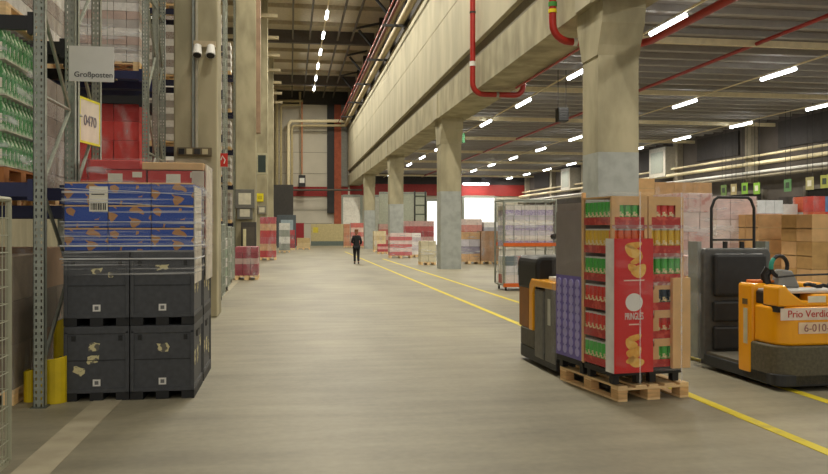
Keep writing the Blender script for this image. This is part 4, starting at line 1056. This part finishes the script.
plain('barrier', 'long beige barrier panel standing across the far end of the aisle', 'barrier', 311, 344, 224, 243, 79, .15, M('#b9ab7e', .7), lambda t, w, h, d: (MB().box(-w, -.15, 0, w, -.01, .45, M('#5f6a63', .6)).build('kick_rail', t), MB().box(-w+.2, -.02, h*.6, -w+.7, 0, h*.85, M('#c9b83c', .6)).build('yellow_label', t)))
plain('red_panel', 'upright dark red panel left of the beige barrier', 'panel', 296, 304, 223, 244, 79, .2, M('#8f1720', .6), lambda t, w, h, d: MB().box(-w-.1, .0, 0, -w, .3, h+.1, DARK).build('post', t))
plain('machine_cabin', 'dark blue grey machine with window at the far left end', 'machine', 277, 296, 215, 246, 72, 1.2, M('#4d565c', .5), lambda t, w, h, d: MB().box(-w*.6, -.03, h*.45, w*.7, 0, h*.85, M('#9fb0b8', .2)).build('window', t))
plain('cabinet', 'dark upright cabinet against the second left column', 'cabinet', 241, 256, 222, 262, 31.5, .5, M('#403c37', .6), lambda t, w, h, d: MB().box(-w*.8, -.02, h*.1, w*.8, 0, h*.9, M('#524c44', .6)).build('door', t))
plain('tall_box', 'pale upright tube standing before the dark cabinet', 'tube', 243, 246, 229, 256, 31.0, .1, M('#cfc69c', .6))
# small shelf in the far right side
p0 = at(420, 229, 70); t = thing('shelf', 'green and white shelf left of the second concrete column far behind', 'shelf', (p0[0], 70, 0))
for k in range(6): MB().box(-.5, -.3, .5+.8*k, .5, .3, .6+.8*k, M('#55604f', .6)).build('board', t)
for s in (-.5, .45): MB().box(s, -.3, 0, s+.05, .3, 5, DARK).build('post', t)
t = thing('strip_curtain', 'pale grey green partition between the third and fourth concrete columns', 'partition', (at(402, 0, 76)[0], 76, 0)); MB().box(-2.2, 0, 0, 2.4, .1, 5.0, M('#b3b8a4', .6)).build('panel', t); MB().box(-2.2, -.05, 5.0, 2.4, .15, 5.2, GALV).build('top_rail', t)
# ================================================================ PERSON
def skin(name, verts, edges, radii, m, parent=None, root=0, sub=1):
    me = bpy.data.meshes.new(name); me.from_pydata(verts, edges, []); o = bpy.data.objects.new(name, me); C.objects.link(o)
    md = o.modifiers.new('skin', 'SKIN'); md.use_smooth_shade = True
    for i, r in enumerate(radii):
        sv = me.skin_vertices[0].data[i] if len(me.skin_vertices) else None
        if sv: sv.radius = (r, r) if not isinstance(r, tuple) else r
    if len(me.skin_vertices): me.skin_vertices[0].data[root].use_root = True
    s = o.modifiers.new('sub', 'SUBSURF'); s.levels = sub; s.render_levels = sub
    dg = bpy.context.evaluated_depsgraph_get(); nm = bpy.data.meshes.new_from_object(o.evaluated_get(dg))
    bpy.data.objects.remove(o); nm.name = name; nm.materials.clear(); nm.materials.append(m)
    o = bpy.data.objects.new(name, nm); C.objects.link(o)
    if parent: o.parent = parent
    return o
def ensure_skin(me):
    pass
x, y = G(356.5, 264)
SKN = M('#b98262', .6); CL = M('#15151a', .8); HR_ = M('#7a4a2a', .7)
person = thing('person', 'person in black jacket and trousers walking down the aisle with bent arms', 'person', (x, y, 0), 0)
def bpy_skin(name, pts, edges, m, sub=1, root=0):
    vs = [p[:3] for p in pts]
    me = bpy.data.meshes.new(name); me.from_pydata(vs, edges, []); o = bpy.data.objects.new(name, me); C.objects.link(o)
    bpy.context.view_layer.objects.active = o
    o.modifiers.new('skin', 'SKIN')
    if not len(me.skin_vertices):
        with bpy.context.temp_override(object=o, active_object=o): bpy.ops.object.modifier_add(type='SKIN')
    for i, p in enumerate(pts): me.skin_vertices[0].data[i].radius = p[3] if isinstance(p[3], tuple) else (p[3], p[3])
    for i in range(len(pts)): me.skin_vertices[0].data[i].use_root = (i == root)
    s = o.modifiers.new('sub', 'SUBSURF'); s.levels = sub; s.render_levels = sub
    dg = bpy.context.evaluated_depsgraph_get(); nm = bpy.data.meshes.new_from_object(o.evaluated_get(dg))
    bpy.data.objects.remove(o); nm.materials.clear(); nm.materials.append(m)
    nm.polygons.foreach_set('use_smooth', [True]*len(nm.polygons))
    o = bpy.data.objects.new(name, nm); C.objects.link(o); o.parent = person; return o
# skeleton (walking away from the camera: +y forward); height 1.60
J = [(0, 0, .86, (.14, .105)), (0, .01, 1.02, (.115, .09)), (0, .01, 1.18, (.145, .10)), (0, 0, 1.31, (.10, .075)), (0, .0, 1.38, .05), (0, .015, 1.45, .07), (0, .02, 1.53, (.072, .085)), (0, .015, 1.575, .05),
     (-.16, 0, 1.29, .05), (-.215, -.02, 1.04, .038), (-.14, .17, 1.0, .028), (-.12, .21, 1.005, .026),
     (.16, 0, 1.29, .05), (.22, -.03, 1.05, .038), (.20, .12, .93, .028), (.195, .165, .91, .026),
     (-.085, .0, .80, .088), (-.08, .07, .45, .058), (-.08, .02, .09, .038), (-.085, .13, .04, .034),
     (.085, .0, .80, .088), (.08, .0, .45, .058), (.08, -.16, .11, .038), (.085, -.04, .04, .034)]
E = [(0,1),(1,2),(2,3),(3,4),(4,5),(5,6),(6,7),(2,8),(8,9),(9,10),(10,11),(2,12),(12,13),(13,14),(14,15),(0,16),(16,17),(17,18),(18,19),(0,20),(20,21),(21,22),(22,23)]
n0 = len(J)
for (hx, hy, hz, s, wi) in ((-.12, .21, 1.005, -1, 11), (.195, .165, .91, 1, 15)):
    for f, (dx, L) in enumerate(((-.027, .062), (-.009, .072), (.009, .068), (.027, .052))):
        k = len(J); J.append((hx+dx, hy+.045, hz, .0095)); J.append((hx+dx*1.15, hy+.045+L*.6, hz-.006, .009)); J.append((hx+dx*1.15, hy+.04+L, hz-.032, .008)); E += [(wi, k), (k, k+1), (k+1, k+2)]
    k = len(J); J.append((hx-s*.035, hy+.015, hz+.008, .011)); J.append((hx-s*.05, hy+.05, hz+.008, .010)); E += [(wi, k), (k, k+1)]
body = bpy_skin('body', J, E, SKN)
def gro(p, a, g=.012):
    r = p[3] if isinstance(p[3], tuple) else (p[3], p[3]); return (*p[:3], (r[0]+g, r[1]+g))
def sub(ids, name, m, g=.014, root=0):
    mp = {v: i for i, v in enumerate(ids)}; return bpy_skin(name, [gro(J[i], 0, g) for i in ids], [(mp[a], mp[b]) for a, b in E if a in mp and b in mp], m, root=root)
J.append((0, 0, .76, (.145, .11))); E.append((0, len(J)-1))
sub([0, 1, 2, 3, 8, 9, 10, 12, 13, 14, len(J)-1], 'jacket', CL, .022)
sub([0, 16, 17, 18, 20, 21, 22], 'trousers', CL, .016)
bpy_skin('shoe', [(-.083, -.02, .05, .048), (-.085, .08, .045, .045), (-.088, .15, .035, .035)], [(0, 1), (1, 2)], BLACK)
bpy_skin('shoe', [(.083, -.2, .07, .046), (.085, -.1, .05, .045), (.088, -.03, .037, .035)], [(0, 1), (1, 2)], BLACK)
bpy_skin('hair', [(0, -.02, 1.44, (.075, .05)), (0, -.03, 1.52, (.09, .08)), (0, .0, 1.575, (.075, .07)), (0, -.055, 1.37, .045)], [(3, 0), (0, 1), (1, 2)], HR_, root=1)
fc = MB(); fc.cyl((0, .10, 1.515), (0, .125, 1.495), .014, SKN, 8, .018); fc.build('nose', person, smooth=True)
for s in (-1, 1):
    MB().cyl((s*.03, .088, 1.53), (s*.03, .102, 1.53), .011, WHITE, 8).build('eye', person, smooth=True)
    MB().cyl((s*.075, .02, 1.51), (s*.09, .01, 1.515), .022, SKN, 8).build('ear', person, smooth=True)
MB().box(-.022, .09, 1.468, .022, .102, 1.475, M('#8f4a44', .6)).build('mouth', person)
t = thing('notepad', 'small white pad held by the walking person', 'notepad', (x-.12, y+.27, 1.03)); MB().box(-.06, -.01, 0, .06, .08, .015, WHITE).build('sheets', t)
